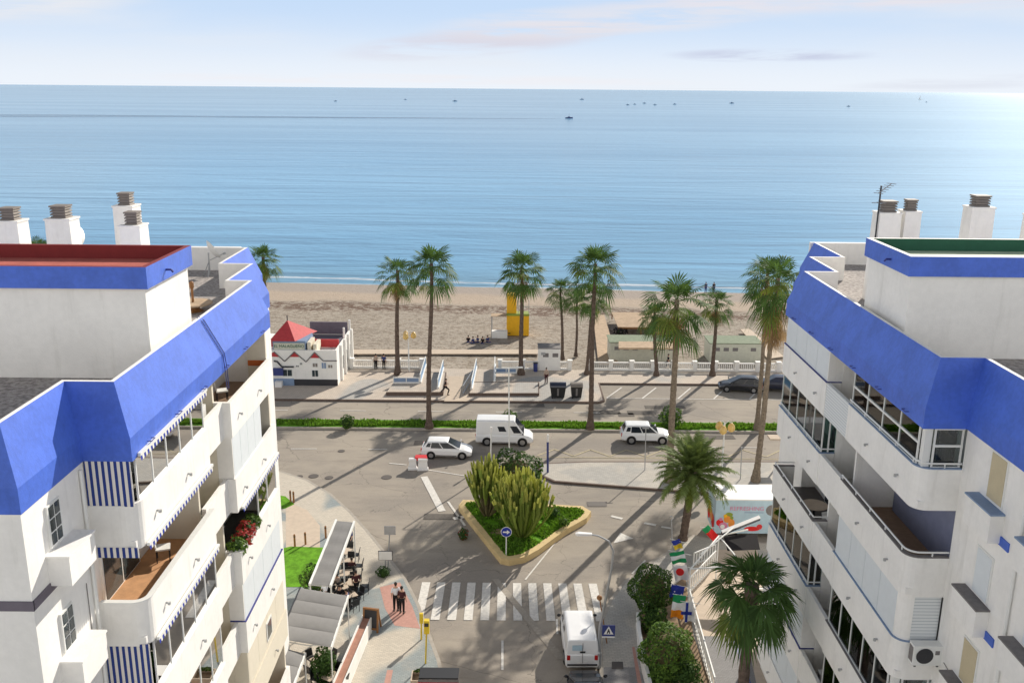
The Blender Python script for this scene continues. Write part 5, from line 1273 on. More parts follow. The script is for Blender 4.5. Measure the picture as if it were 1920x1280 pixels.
mb = MB(); mb.loft([[tuple(p+Vector(q)-o_) for q in ((0,-.16,.16),(0,.2,.125),(0,.2,.2),(0,-.16,.2))] for p in (A, B_)]); mb.build('cassette', M['whitepl'], t)
mb = MB(); mb.loft([[tuple(Vector(q)-o_) for q in ((p2.x+.3,p2.y-1.2,h2-.4),(p2.x+2.3,p2.y-1.2,h2-.3))],[tuple(Vector(q)-o_) for q in ((p2.x+.3,p2.y+.1,h2-.05),(p2.x+2.4,p2.y+.1,h2+.1))]], close=False, caps=False); mb.build('dark_canopy', M['clothbk'], t, fix=False)
# flags
def flag(px, py, z, w_, h_, bands, label, rz=0., extra=None, vert=True, ang=0.):
    x, y = g(px, py, z); t = thing('flag', label, 'flag', (x,y,z), rz, 'national flags along the white fence')
    mb = MB(); n = 12; nb = len(bands); mats = []
    mats = [M[b] for b in bands]
    mx = [Vector((0,0,0))]
    for b in range(nb):
        for i in range(n):
            for j in range(4):
                def pt(u, v_):
                    X = (u-.5)*w_; Z = -v_*h_; Y = .07*math.sin(u*7+v_*5)*(.3+v_)
                    c, s = math.cos(ang), math.sin(ang); return (X*c-Z*s, Y, X*s+Z*c)
                if vert: u0, u1, v0, v1 = i/n, (i+1)/n, (b+j/4)/nb, (b+(j+1)/4)/nb
                else: u0, u1, v0, v1 = (b+j/4)/nb, (b+(j+1)/4)/nb, i/n, (i+1)/n
                mb.face([pt(u0,v1),pt(u1,v1),pt(u1,v0),pt(u0,v0)], b)
    mb.build('cloth', mats, t, fix=False)
    if extra: extra(t)
    MB().tube([(-w_/2-.05,.02,.03),(w_/2+.45,.08,-.12)], .02, 5).build('flag_pole', M['frame'], t)
    return t
def redsun(t): MB().lathe(0,0,[(.01,-.012),(.24,-.012),(.24,.012),(.01,.012)],20).build('red_disc', M['flagred'], t); o = t.children[-1]; o.rotation_euler = (PI/2,0,0); o.location = (.05,-.05,-.38)
def ucross(t):
    for i, (q, z_) in enumerate(((-.2,-.35),(.2,-.5),(.1,-.85),(-.15,-.8))): MB().face([(q+.06*math.cos(a*2*PI/10)*(1 if a % 2 else .45), -.1, z_+.06*math.sin(a*2*PI/10)*(1 if a % 2 else .45)) for a in range(10)]).build('star', M['flagwhite'], t, fix=False)
flag(1268,1034,3.0,.9,.75,['flaggreen','flagwhite','flaggreen'],'green and white flag topmost above the clipped bush', rad(-15), ang=.35)
flag(1274,1060,2.7,.85,.95,['flagwhite'],'white flag with a red disc above the blue one', rad(-10), redsun, ang=.25)
flag(1272,1097,2.5,.75,.9,['flagblue'],'blue starred flag between the white and the green topped flags', rad(-10), ucross, ang=-.15)
flag(1275,1115,2.7,.7,1.45,['flaggreen','flagwhite','flagorange'],'green white and orange striped flag hanging by the bushes', rad(-8), ang=-.08)
def bluecross(t): MB().box(-.06,.08,-.10,-.085,-1.2,0).build('blue_cross', M['flagblue'], t); MB().box(-.3,.3,-.10,-.086,-.75,-.55).build('blue_cross', M['flagblue'], t)
flag(1288,1128,2.4,.6,1.25,['flagwhite'],'white flag with a blue cross lowest by the railing', rad(-5), bluecross, ang=.2)
flag(1322,988,3.4,.5,1.25,['flaggreen','flagred','flagred'],'green and red flag on the tip of the white frame', rad(10), ang=.75)
flag(1266,1012,3.2,.55,.6,['flagblue','signyellow'],'small blue and yellow flag furthest up the row', rad(-20), ang=.5)
# ---------------------------------------------------------------- beach and promenade
YK = 92.2
def fy(px, py): return atY(px, py, YK)
zr = fy(632,657)[1]; xr_ = fy(632,690)[0]
t = thing('beach_restaurant', 'white beach restaurant with red pyramid roof and zigzag front', 'restaurant', (-24.,96.,.15)); K = t
MB().box(-33,xr_,YK,100.9,.1,zr-.55).build('wall', M['white'], t, True)
mb = MB(); mb.box(-33,xr_+.02,YK-.04,YK,.14,fy(600,711)[1]); bs = mb.build('plinth', M['mauve'] if False else M['dark'], t, True)
MB().box(-33,fy(551,700)[0],YK-.09,YK-.045,.14,fy(530,711)[1]+.1).build('front_panel', M['bluegrey'], t, True)
# parapet and side terrace
MB().box(-33,xr_,YK,YK+.18,zr-.55,zr).build('front_parapet', M['white'], t, True)
MB().box(xr_-.18,xr_,YK+.18,100.9,zr-.55,zr).build('side_parapet', M['white'], t, True)
MB().box(-28,xr_-.3,95.2,95.4,zr-.5,zr+.35).build('terrace_wall', M['roofred'], t, True); MB().box(-22.5,xr_-.5,96.5,100.5,zr-.56,zr-.5).build('terrace_floor', M['mauve'], t, True)
MB().box(-22.5,xr_-.3,100.6,100.8,zr-.5,zr+.9).build('terrace_back', M['mauve'], t, True)
for yy in (94.2,96.5,98.7,100.8):
    MB().box(xr_-.02,xr_+.22,yy-.18,yy+.18,.14,zr+.05).build('pier', M['white'], t, True)
for yy in (97.2,100.7): MB().box(xr_-.18,xr_+.02,yy-.1,yy+.1,zr,zr+1.15).build('terrace_post', M['frame'], t, True)
for yy in (95.3,97.6,99.7): MB().box(xr_-.01,xr_+.03,yy-.6,yy+.6,1.0,2.4).build('side_window', M['door'], t, True)
# tower with the pyramid roof
tz0 = zr-.5; tzr = fy(540,640)[1]; x0 = fy(504,640)[0]; x1 = fy(553,640)[0]
cxm = fy(528,600)[0]; ap = atY(528,600,94.5)[1]
MB().box(x0+.3,fy(572,650)[0],YK+.3,96.2,tz0,tzr-.02).build('tower_wall', M['bluegrey'], t, True)
E0 = [(x0,YK+.05,tzr),(x1,YK+.05,tzr),(fy(572,640)[0]+.3,96.9,tzr-.1),(x0,96.9,tzr-.1)]; A = (cxm,94.5,ap)
mb = MB()
for i in range(4): mb.face([E0[i],E0[(i+1)%4],A])
mb.face(E0[::-1]); mb.build('pyramid_roof', M['roofred'], t, True)
MB().tube([(A[0],A[1],ap-.1),(A[0],A[1],ap+.5)], .06, 5).build('finial', M['dark'], t, True)
for q in (0,.55): MB().box(fy(575,650)[0]+q*1.1,fy(575,650)[0]+.35+q*1.1,YK+.3,YK+2.4,tz0,tzr-.15-q*.4).build('tower_step', M['cream'], t, True)
sg = MB().box(fy(512,650)[0],fy(570,650)[0],YK+.2,YK+.285,fy(540,656)[1],fy(540,644)[1]).build('sign_board', M['palegreen'], t, True)
text_mesh('lettering', 'EL MALAGUE\u00d1O', .43, M['greenwall'], sg, (fy(541,650)[0]+24,YK-96+.18,fy(541,650)[1]-.15), (PI/2,0,0), .01, .98)
# zigzag red gables with dark edges on the front
def tri(pts, q, m, nm):
    mb = MB(); P = [(fy(*p)[0], YK-q, fy(*p)[1]) for p in pts]; mb.face(P); mb.face([(a,b+q*.8,c) for a, b, c in P][::-1]); mb.build(nm, m, t, True, fix=False)
for pts in (((500,668),(514,659),(524,669)),((543,669),(552,659),(562,669)),((582,671),(590,661),(599,671))): tri(pts, .02, M['roofred'], 'gable')
mb = MB(); zz = [(514,659),(534,677),(552,659),(574,678),(590,660),(606,676),(632,676)]
for p, q in zip(zz, zz[1:]): mb.tube([(fy(*p)[0],YK-.05,fy(*p)[1]),(fy(*q)[0],YK-.05,fy(*q)[1])], .06, 5)
mb.build('gable_trim', M['greycap'], t, True)
mb = MB(); zz = [(514,676),(520,677),(529,687),(551,687)]
for p, q in zip(zz, zz[1:]): mb.tube([(fy(*p)[0],YK-.09,fy(*p)[1]),(fy(*q)[0],YK-.09,fy(*q)[1])], .09, 5)
mb.build('canopy_trim', M['dark'], t, True)
for x0_, x1_, y0_, y1_, m in ((530,548,692,705,'door'),(585,597,693,706,'door'),(586,596,680,688,'louvre'),(603,612,679,691,'bluegrey'),(615,624,683,690,'louvre'),(555,561,684,688,'dark'),(562,567,679,684,'dark')):
    a = fy(x0_,y1_); b = fy(x1_,y0_)
    f = MB().box(a[0],b[0],YK-.05,YK+.02,a[1],b[1]).build('window', M['frame'], t, True)
    mb = MB(); xm = (a[0]+b[0])/2
    for u0, u1 in ((a[0]+.05,xm-.03),(xm+.03,b[0]-.05)): mb.box(u0,u1,YK-.07,YK-.04,a[1]+.05,b[1]-.05)
    mb.build('window_pane', M[m], f, True)
a = fy(514,702); MB().box(a[0],a[0]+1.,YK-.35,YK-.06,a[1],a[1]+.75).build('wall_poster', M['navy'], t, True)
a = fy(519,726); MB().box(a[0],a[0]+.7,YK-.75,YK-.1,.15,a[1]+.8).build('utility_box', M['whitepl'], t, True)
# promenade balustrade: pillars, rails and balusters
def balustrade(x0, x1, label, y=98.55):
    t = thing('balustrade', label, 'balustrade', ((x0+x1)/2,y,.15)); n = max(1, int(round((x1-x0)/2.35)))
    for i in range(n+1):
        x = x0+(x1-x0)*i/n
        mb = MB(); mb.box(x-.2,x+.2,y-.2,y+.2,.15,1.2); mb.box(x-.27,x+.27,y-.27,y+.27,1.2,1.3); mb.build('pillar', M['white'], t, True)
    mb = MB(); mb.box(x0,x1,y-.1,y+.1,.98,1.1); mb.box(x0,x1,y-.12,y+.12,.15,.36); mb.build('rail', M['white'], t, True)
    mb = MB(); k = int((x1-x0)/.22)
    for i in range(k): x = x0+(i+.5)*(x1-x0)/k; mb.box(x-.045,x+.045,y-.045,y+.045,.36,.98)
    struct(mb.build('balusters', M['white'], t, True), 'stuff') if k > 100 else mb.build('balusters', M['white'], t, True)
balustrade(8.6, 34., 'long white balustrade between promenade and green roofed sheds')
balustrade(-17.6, -9.9, 'white balustrade on the left beside the beach restaurant')
balustrade(-1.3, 6.4, 'white balustrade in front of the lifeguard tower')
# ramp with blue panels and raised steps
mb = MB(); mb.face([(-7.8,97.9,.155),(-5.0,97.9,.155),(-5.0,104,-.4),(-7.8,104,-.4)]); struct(mb.build('beach_path', M['sand']))
mb = MB(); mb.face([(*p,.158) for p in G([(842,705),(893,705),(880,752),(833,752)],.15)]); struct(mb.build('ramp_paving', M['lattile']))
def platform(pts, h, label):
    t = thing('raised_terrace', label, 'terrace', (*pts[0],.15)); MB().prism(pts, .14, h).build('deck', M['paveP'], t, True)
    kb = kerbline(pts, h+.02, .16, 'kerbdk', True); kb.name = 'edge'; del kb['kind']; kb.parent = t; kb.location = (-pts[0][0],-pts[0][1],-.15)
platform(G([(725,735),(830,735),(836,698),(752,698)],.5), .5, 'raised paved terrace left of the beach ramp'); platform(G([(880,737),(1010,737),(1010,716),(890,716)],.42), .42, 'raised paved terrace right of the beach ramp')
def panel(a, b, z0, h, label, m='railblue'):
    t = thing('railing_panel', label, 'railing', (*a,z0)); dx, dy = b[0]-a[0], b[1]-a[1]; t.rotation_euler.z = math.atan2(dy,dx); L = math.hypot(dx,dy)
    MB().box(.05,L-.05,-.025,.025,.15,h).build('panel', M[m], t)
    for u in (0,L/2,L): MB().box(u-.05,u+.05,-.05,.05,0,h+.08).build('post', M['frame'], t)
    MB().box(0,L,-.045,.045,h+.0,h+.07).build('rail', M['frame'], t); MB().box(0,L,-.12,.12,0,.15).build('base', M['white'], t)
panel(g(788,718,.5), g(798,684,.5), .5, .9, 'blue railing panel at the left end of the left terrace'); panel(g(821,728,.5), g(831,690,.5), .5, .9, 'blue railing panel along the left side of the beach ramp')
panel(g(884,730,.42), g(893,688,.42), .42, .9, 'blue railing panel along the right side of the beach ramp'); panel(g(927,716,.42), g(928,684,.42), .42, .9, 'blue railing panel on the right terrace under the lamp post')
panel(g(738,718,.5), g(786,718,.5), .5, .55, 'low pale railing along the left terrace', 'bluegrey')
panel(g(930,704,.15), g(968,704,.15), .42, .5, 'low white railing by the palm of the lifeguard tower', 'bluegrey')
fence(g(868,740,.15), g(888,708,.15), 1.0, 7, 'thin grey bar railing beside the beach ramp', 'steel', 'bar_railing', .02)
# kiosks and sheds
def shed(px0, px1, py, h, dp, roof, wall, label, z0=-.6, name='beach_shed', over=.12):
    x0, y0 = g(px0, py, z0); x1 = g(px1, py, z0)[0]
    t = thing(name, label, 'shed', ((x0+x1)/2,y0+dp/2,z0)); MB().box(x0,x1,y0,y0+dp,z0,z0+h).build('wall', M[wall], t, True)
    MB().box(x0-over,x1+over,y0-over,y0+dp+over,z0+h,z0+h+.1).build('roof', M[roof], t, True)
    n = int((x1-x0)/1.05)
    for i in range(n):
        if i % 5 != 3: x = x0+.5+i*1.05; MB().box(x,x+.62,y0-.02,y0+.02,z0+h*.62,z0+h*.80).build('vent', M['greycap'], t, True)
    return t, x0, x1, y0
shed(1143, 1262, 678, 2.3, 3.2, 'roofgreen', 'palegreen', 'pale green flat roofed beach shed left of the big palm')
shed(1330, 1425, 680, 2.3, 3.4, 'roofgreen', 'palegreen', 'pale green flat roofed beach shed behind the small right palm')
t, x0, x1, y0 = shed(1009, 1050, 694, 2.45, 2.0, 'greycap', 'white', 'plain white box kiosk on the promenade behind a palm', .15, 'kiosk', .06)
MB().box(x0+.3,x0+.75,y0-.03,y0+.02,1.9,2.2).build('notice', M['steel'], t, True)
x, y = g(975, 630, -.8); xt, zt_ = atY(972, 553, y)
t = thing('lifeguard_tower', 'yellow lifeguard tower with a small canopy standing on the sand', 'lifeguard tower', (x,y,-.8)); zm = atY(970,590,y)[1]
xa = atY(950,600,y)[0]; xb = atY(992,600,y)[0]
MB().box(xa,xb,y,y+1.6,-.75,zm-.15).build('lower_cabin', M['yellow'], t, True); MB().box(xa-.02,xb+.02,y-.05,y+1.6,zm-.15,zm+.12).build('deck', M['greenp'], t, True)
MB().box(xa,xa+1.25,y+.3,y+1.6,zm+.12,zt_).build('upper_panel', M['yellow'], t, True)
mb = MB()
for q in (xa+1.5,xb-.05): mb.tube([(q,y+.1,zm),(q,y+.1,zm+1.9)], .04, 5)
mb.tube([(xa+1.4,y+.1,zm+1.0),(xb,y+.1,zm+1.0)], .03, 5); mb.build('guard_rail', M['steel'], t, True)
xc = atY(921,600,y)[0]; mb = MB(); mb.box(xc,xa-.01,y-.6,y+.9,zm-.15,zm-.06); mb.build('canopy', M['wood'], t, True)
for q in (-.5,.8): MB().box(xc+.02,xc+.14,y+q,y+q+.1,-.8,zm-.15).build('canopy_post', M['steel'], t, True)
MB().box(xa+.15,xa+.5,y-.02,y-.001,-.5,-.38).build('notice', M['black'], t, True)
mb = MB(); mb.box(xc+.1,xa+.1,y-1.4,y-.5,-.75,.15); mb.build('bench_box', M['white'], t, True)
# boardwalks
def boardwalk(pts, z, label, m='wood', h=.12):
    o = MB().prism(pts, z-h, z).build('boardwalk', M[m]); return tag(o, label, 'boardwalk')
boardwalk(G([(655,663),(1010,663),(1010,655),(655,655)],-.3), -.3, 'long pale boardwalk running along the beach in front of the tower', 'lattile')
boardwalk(G([(1122,682),(1160,682),(1133,590),(1112,590)],-.4), -.4, 'boardwalk leading from the sheds down to the sea')
boardwalk(G([(1440,672),(1470,668),(1405,616),(1388,617)],-.45), -.45, 'pale slanting boardwalk at the right of the beach', 'lattile')
boardwalk(G([(1160,652),(1262,652),(1262,640),(1160,640)],1.95-.1), 1.86, 'flat plank deck roof behind the left green shed', h=.2)
x0, y0 = g(1158, 626, -.7); x1 = g(1245, 626, -.7)[0]
t = thing('plank_pergola', 'pinkish plank roofed pergola standing on the sand behind the sheds', 'pergola', ((x0+x1)/2,y0+3,-.7)); zt_ = atY(1200,613,y0)[1]
yb = g(1170, 585, zt_)[1]
mb = MB(); n = 14
for i in range(n): q0 = y0+(yb-y0)*i/n; q1 = y0+(yb-y0)*(i+.88)/n; mb.box(x0,x1,q0,q1,zt_-.08,zt_)
mb.build('plank_roof', M['wood'], t, True)
for xx in (x0+.1,(x0+x1)/2,x1-.1):
    for yy in (y0+.1,yb-.1): MB().box(xx-.07,xx+.07,yy-.07,yy+.07,-.75,zt_-.08).build('post', M['woodbr'], t, True)
MB().box(x0,x1,y0-.05,y0+.05,zt_-.25,zt_-.081).build('beam', M['woodbr'], t, True)
x, y = g(1162, 626, -.7); bush('driftwood_heap', 'dark heap of seaweed and wood beside the plank pergola', (x,y,-.75), .9, 260, .18, 33, ('clothbk','louvre'), 'heap', sq=(1.2,.6,.5))
x, y = g(610, 610, -.8); t = thing('driftwood', 'dark driftwood branch lying on the left part of the beach', 'driftwood', (x,y,-.82))
MB().tube([(-1.,1.2,.1),(0,0,.12),(1.2,-1.1,.1)], [.06,.16,.08], 6).build('log', M['louvre'], t); MB().tube([(-.3,.3,.1),(-.9,-.3,.25),(-1.4,-.2,.35)], [.07,.05,.02], 5).build('branch', M['louvre'], t)
t, x, y = pole_thing('litter_bin', 'navy litter bin next to the white kiosk on the promenade', 'bin', 1004, 696, .15); MB().lathe(0,0,[(.22,0),(.25,.9),(.2,.95)],10).build('drum', M['navy'], t); MB().lathe(0,0,[(.27,.93),(.27,1.0),(.1,1.05)],10).build('lid', M['dark'], t)
# ---------------------------------------------------------------- people
def skin_mesh(V, E, Rr, root=0, sub=1):
    me = bpy.data.meshes.new('s'); me.from_pydata(V, E, []); o = bpy.data.objects.new('s', me); COL.objects.link(o)
    md = o.modifiers.new('k', 'SKIN'); md.use_smooth_shade = True
    for i, r in enumerate(Rr): me.skin_vertices[0].data[i].radius = (r if isinstance(r, tuple) else (r, r))
    me.skin_vertices[0].data[root].use_root = True
    if sub: o.modifiers.new('u', 'SUBSURF').levels = sub; o.modifiers[-1].render_levels = sub
    dg = bpy.context.evaluated_depsgraph_get(); r = bpy.data.meshes.new_from_object(o.evaluated_get(dg)); bpy.data.objects.remove(o); return r
def pose_joints(pose):
    J = {'pel':(0,0,.95),'spi':(0,.01,1.15),'che':(0,.0,1.36),'nec':(0,.01,1.49)}
    for s, n in ((-1,'l'),(1,'r')):
        J['sh'+n] = (s*.17,0,1.41); J['hi'+n] = (s*.09,0,.92)
        if pose == 'stand': L = ((s*.23,.0,1.13),(s*.24,.07,.88),(s*.10,.01,.50),(s*.11,-.02,.08))
        elif pose == 'walk': L = ((s*.22,-s*.10,1.14),(s*.22,-s*.02+.08,.93),(s*.10,s*.16+.06,.52),(s*.10,s*.28,.09+(.05 if s < 0 else 0)))
        elif pose == 'run': L = ((s*.22,-s*.2,1.2),(s*.16,-s*.12+.16,1.18),(s*.10,s*.28+.1,.6),(s*.10,s*.32-.12,.18+(.25 if s < 0 else -.06)))
        else: L = ((s*.22,.10,1.15),(s*.16,.32,1.05),(s*.11,.42,.93),(s*.11,.42,.50))
        J['el'+n], J['wr'+n], J['kn'+n], J['an'+n] = L
    if pose == 'run':
        for k in ('che','nec','spi','shl','shr'): J[k] = (J[k][0], J[k][1]+.06*(J[k][2]-.95)/.4, J[k][2])
    return J
BODY = {}
def person_meshes(pose):
    if pose in BODY: return BODY[pose]
    J = pose_joints(pose); V = []; I = {}; R = []
    def a(k, p, r): I[k] = len(V); V.append(p); R.append(r)
    a('pel',J['pel'],(.145,.11)); a('spi',J['spi'],(.13,.095)); a('che',J['che'],(.155,.105)); a('nec',J['nec'],.055)
    hd = Vector(J['nec'])+Vector((0,.02,.12)); a('hd0',tuple(hd-Vector((0,0,.04))),(.068,.075)); a('hd1',tuple(hd+Vector((0,.0,.06))),(.075,.09)); a('hd2',tuple(hd+Vector((0,-.005,.125))),(.05,.06))
    E = [('pel','spi'),('spi','che'),('che','nec'),('nec','hd0'),('hd0','hd1'),('hd1','hd2')]
    for n in 'lr':
        a('sh'+n,J['sh'+n],.06); a('el'+n,J['el'+n],.042); a('wr'+n,J['wr'+n],.028)
        d = (Vector(J['wr'+n])-Vector(J['el'+n])).normalized(); a('pa'+n,tuple(Vector(J['wr'+n])+d*.07),(.038,.018))
        a('hi'+n,J['hi'+n],.09); a('kn'+n,J['kn'+n],.058); a('an'+n,J['an'+n],.038); a('to'+n,(J['an'+n][0],J['an'+n][1]+.17,J['an'+n][2]-.05),.03)
        E += [('che','sh'+n),('sh'+n,'el'+n),('el'+n,'wr'+n),('wr'+n,'pa'+n),('pel','hi'+n),('hi'+n,'kn'+n),('kn'+n,'an'+n),('an'+n,'to'+n)]
    body = skin_mesh(V, [(I[p],I[q]) for p, q in E], R)
    # fingers, nose, ears and eyes joined into the body mesh
    bm = bmesh.new(); bm.from_mesh(body); x = MB()
    for n, s in (('l',-1),('r',1)):
        w_ = Vector(J['wr'+n]); d = (w_-Vector(J['el'+n])).normalized(); sd = Vector((0,1,0)) if abs(d.y) < .7 else Vector((0,0,1)); sd = (sd-d*sd.dot(d)).normalized(); pl = d.cross(sd)*s
        for i, L in enumerate((.062,.075,.08,.072)):
            b = w_+d*.085+sd*(.027-.018*i); x.tube([tuple(b-d*.02),tuple(b+d*L*.55),tuple(b+d*L*.95+pl*.018)], [.0095,.0085,.006], 5)
        b = w_+d*.03+sd*.03; x.tube([tuple(b-sd*.012),tuple(b+sd*.03+d*.025),tuple(b+sd*.04+d*.06)], [.011,.010,.007], 5)
    h = hd+Vector((0,.0,.05)); x.loft([[tuple(h+Vector(q)) for q in ((-.012,.075,-.03),(.012,.075,-.03),(0,.105,-.022),(0,.08,.03))]], caps=True) if False else x.tube([tuple(h+Vector((0,.07,.025))),tuple(h+Vector((0,.092,-.02)))], [.008,.017], 6)
    for s in (-1,1): x.ball(tuple(h+Vector((s*.078,-.005,0))), .026, 6, 5, 0, (.45,.8,1.2))
    x.tube([tuple(h+Vector((-.022,.078,-.05))),tuple(h+Vector((.022,.078,-.05)))], .008, 5)
    t_ = x.build('x', M['skin']); bm.from_mesh(t_.data); bpy.data.objects.remove(t_); bm.to_mesh(body); bm.free()
    for p in body.polygons: p.use_smooth = True
    def sub(keys, edges, rf):
        V2 = [V[I[k]] for k in keys]; ix = {k: i for i, k in enumerate(keys)}
        return skin_mesh(V2, [(ix[p],ix[q]) for p, q in edges], [rf(k, R[I[k]]) for k in keys])
    ad = lambda r, e: tuple(c+e for c in r) if isinstance(r, tuple) else r+e
    shirt = sub(['pel','spi','che','shl','ell','shr','elr'], [('pel','spi'),('spi','che'),('che','shl'),('shl','ell'),('che','shr'),('shr','elr')], lambda k, r: ad(r, .02))
    trs = sub(['pel','hil','knl','anl','hir','knr','anr'], [('pel','hil'),('hil','knl'),('knl','anl'),('pel','hir'),('hir','knr'),('knr','anr')], lambda k, r: ad(r, .022 if k != 'pel' else .012))
    sl = MB()
    for n in 'lr':
        q = Vector(J['an'+n]); sl.tube([tuple(q+Vector((0,-.06,-.045))),tuple(q+Vector((0,.05,-.04))),tuple(q+Vector((0,.2,-.055)))], [.045,.05,.036], 8)
    sh = sl.build('shoes', M['shoe']); shoes = sh.data; bpy.data.objects.remove(sh)
    hm = MB(); hm.ball(tuple(hd+Vector((0,-.02,.085))), .098, 12, 8, 0, (.92,1.05,1.0)); hm.ball(tuple(hd+Vector((0,-.055,.04))), .075, 8, 6); hh = hm.build('hair', M['hair'], smooth=True); hair = hh.data; bpy.data.objects.remove(hh)
    ey = MB()
    for s in (-1,1): ey.ball(tuple(h+Vector((s*.03,.082,.008))), .011, 6, 5)
    e_ = ey.build('eyes', M['black']); eyes = e_.data; bpy.data.objects.remove(e_)
    BODY[pose] = (body, shirt, trs, shoes, hair, eyes); return BODY[pose]
def person(x, y, z, rz, pose, top, bot, label, sc=1., group=None):
    t = thing('person', label, 'person', (x,y,z), rz, group, sc)
    if pose == 'sit': t.location.z = z
    for nm, me, m in zip(('body','shirt','trousers','shoes','hair','eyes'), person_meshes(pose), ('skin',top,bot,'shoe','hair','black')):
        me = me.copy(); me.materials.clear(); me.materials.append(M[m]); o = bpy.data.objects.new(nm, me); COL.objects.link(o); o.parent = t
    return t
x, y = g(743, 1144, ZS); person(x, y, ZS, .15, 'stand', 'shirtw', 'clothbk', 'man in a white shirt and dark trousers standing on the left pavement', 1.05)
x, y = g(754, 1149, ZS); person(x, y, ZS, -.3, 'stand', 'clothdr', 'clothbk', 'person in dark red and black clothes beside the man in white', 1.0)
x, y = g(835, 741, .15); person(x, y, .15, -1.2, 'run', 'clothbk', 'clothbk', 'runner in black on the beach ramp between the blue panels')
x, y = g(1024, 719, .15); person(x, y, .15, .2, 'stand', 'clothbr', 'clothdr', 'person in brown standing by the refuse containers')
x, y = g(1252, 692, .15); person(x, y, .15, -1.5, 'walk', 'clothbk', 'clothbk', 'person in black walking along the balustrade left of the small right palm')
x, y = g(705, 692, .15); person(x, y, .15, .1, 'stand', 'clothbr', 'clothbk', 'person in a pale top looking at the sea by the left balustrade')
x, y = g(720, 692, .15); person(x, y, .15, -.1, 'stand', 'clothbl', 'clothbk', 'person in dark blue looking at the sea by the left balustrade')
for px, c, lb in ((1323,'clothbl','left one of two people standing at the water edge'),(1338,'clothbk','right one of two people standing at the water edge')):
    x, y = g(px, 545, -1.2); person(x, y, sandz(x, y)-.03, .2, 'stand', c, 'clothbl', lb, 1.0)
x, y = g(669, 1118, ZS); person(x, y, ZS, .5, 'walk', 'clothdr', 'clothbk', 'waiter in dark red top and black trousers walking on the cafe terrace')
for k, (px, py, top, lb) in enumerate(((660,1068,'clothdr','guest in dark red seated on the walkway side of the terrace'),(632,1098,'clothbr','guest in beige half under the long awning'),(651,1128,'clothbl','guest in blue at the table nearest the walkway corner'),(610,1112,'shirtw','guest in white seated at the near end of the long awning'),(655,1010,'clothbl','guest in blue seated at the far end of the terrace'),(637,1120,'clothbk','guest in black seated beside the awning edge'),(610,1268,'clothbk','guest in black seated on the lower terrace'))):
    x, y = g(px, py, .6); person(x, y, ZS-.43, .8*k, 'sit', top, 'clothbk', lb)
    dup(chair0, 'black chair under the '+lb, (x,y-.05,ZS), .8*k+PI)
for k in range(5):
    x, y = g(878+k*9, 641+(k % 2)*2, -.7); person(x, y, sandz(x,y)-.85, 1.0*k, 'sit', ('clothbk','clothbl','clothbl','clothbk','clothbl')[k], 'clothbl', ('leftmost seated beachgoer in black near the tower shade','second beachgoer from the left seated near the tower shade','middle one of five beachgoers seated by the tower','fourth beachgoer from the left seated by the tower','rightmost beachgoer seated nearest the tower')[k], 1.0, 'beachgoers sitting by the tower')
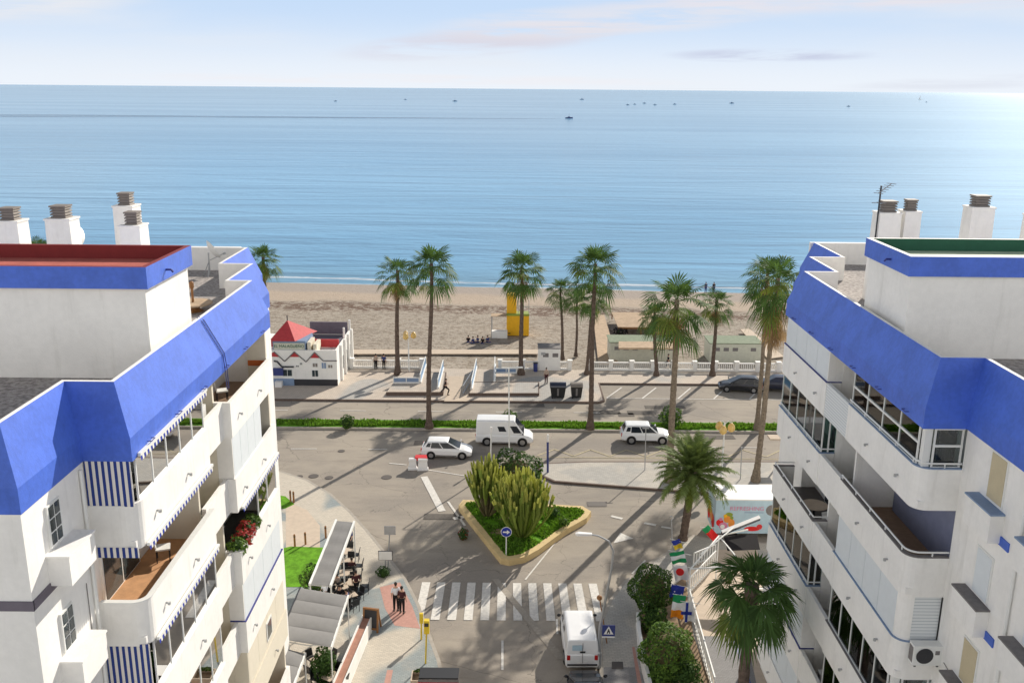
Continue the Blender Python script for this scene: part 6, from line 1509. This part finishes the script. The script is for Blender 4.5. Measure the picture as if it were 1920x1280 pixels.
# ---------------------------------------------------------------- boats
def boat(px, py, L, label, m='dark', cab=True, sail=False):
    x, y = g(px, py, -1.5); t = thing('motor_boat' if not sail else 'sailing_boat', label, 'boat', (x,y,-1.5), rad(8)); W = L*.16; H = L*.13
    mb = MB(); R = []
    for q, w_, zt in ((-.5,.85,.9),(-.3,1.,.85),(0,1.,.9),(.3,.7,1.05),(.45,.25,1.2),(.5,.03,1.28)):
        R.append([(q*L,-W*w_*.5,-.1*H),(q*L,-W*w_,H*zt),(q*L,W*w_,H*zt),(q*L,W*w_*.5,-.1*H)])
    mb.loft(R).build('hull', M[m], t)
    if cab: MB().loft([[(-.2*L,-W*.6,H*.8),(.18*L,-W*.6,H*.8),(.18*L,W*.6,H*.8),(-.2*L,W*.6,H*.8)],[(-.18*L,-W*.5,H*1.9),(.08*L,-W*.5,H*1.9),(.08*L,W*.5,H*1.9),(-.18*L,W*.5,H*1.9)]]).build('cabin', M['bluegrey'] if m != 'whitepl' else M['whitepl'], t)
    MB().tube([(0,0,H),(0,0,H+L*(1.2 if sail else .45))], L*.012, 5).build('mast', M['dark'], t)
    if sail: MB().loft([[(.02*L,-.02,H*1.3),(-.42*L,-.02,H*1.3),(0,-.02,H+1.1*L)],[(.02*L,.02,H*1.3),(-.42*L,.02,H*1.3),(0,.02,H+1.1*L)]]).build('sail', M['whitepl'], t)
boat(1067, 222, 8.5, 'nearest motor boat on the sea, drawing a long wake', 'navy')
for k, (px, py, L, lb) in enumerate(((629,190,9,'leftmost small boat near the horizon'),(760,187,9,'second small boat from the left near the horizon'),(853,190,14,'dark boat near the horizon left of the picture centre'),(1091,187,16,'boat near the horizon above the nearest motor boat'),
    (1177,197,9,'first of the small boats in a row right of the motor boat'),(1190,196,8,'second of the small boats in a row right of the motor boat'),(1208,194,10,'third of the small boats in a row right of the motor boat'),(1228,197,9,'fourth of the small boats in a row right of the motor boat'),(1265,196,10,'last of the small boats in a row right of the motor boat'),
    (1372,194,15,'boat alone near the horizon above the big palm'),(1591,200,10,'small dark boat near the horizon above the right roof'),(1737,192,9,'small boat just right of the sailing boat'))):
    boat(px, py, L*.8, lb, 'shoreboat' if k % 3 else 'bluegrey')
boat(1725, 187, 14, 'sailing boat near the horizon at the far right', 'whitepl', False, True)
# wake drawn out behind the boat
mb = MB(); 
for x0, x1, y0, y1 in ((0,1042,216,221),):
    P = [g(0,214,-1.49),g(1040,223,-1.49),g(1055,222.5,-1.49),g(0,220,-1.49)]
    mb.face([(p[0],p[1],-1.42) for p in P])
m, t_, p_ = newmat('wake_water', .25, .5); p_.inputs['Base Color'].default_value = (.02,.09,.19,1)
v = t_.add('ShaderNodeNewGeometry').outputs['Position']; al = t_.ramp(t_.noise(t_.mapv(v,(.004,.05,1)),1.,4.,.6), .38, .6); t_.l.new(t_.math('MULTIPLY', al, .4), p_.inputs['Alpha'])
struct(mb.build('wake', m), 'stuff')
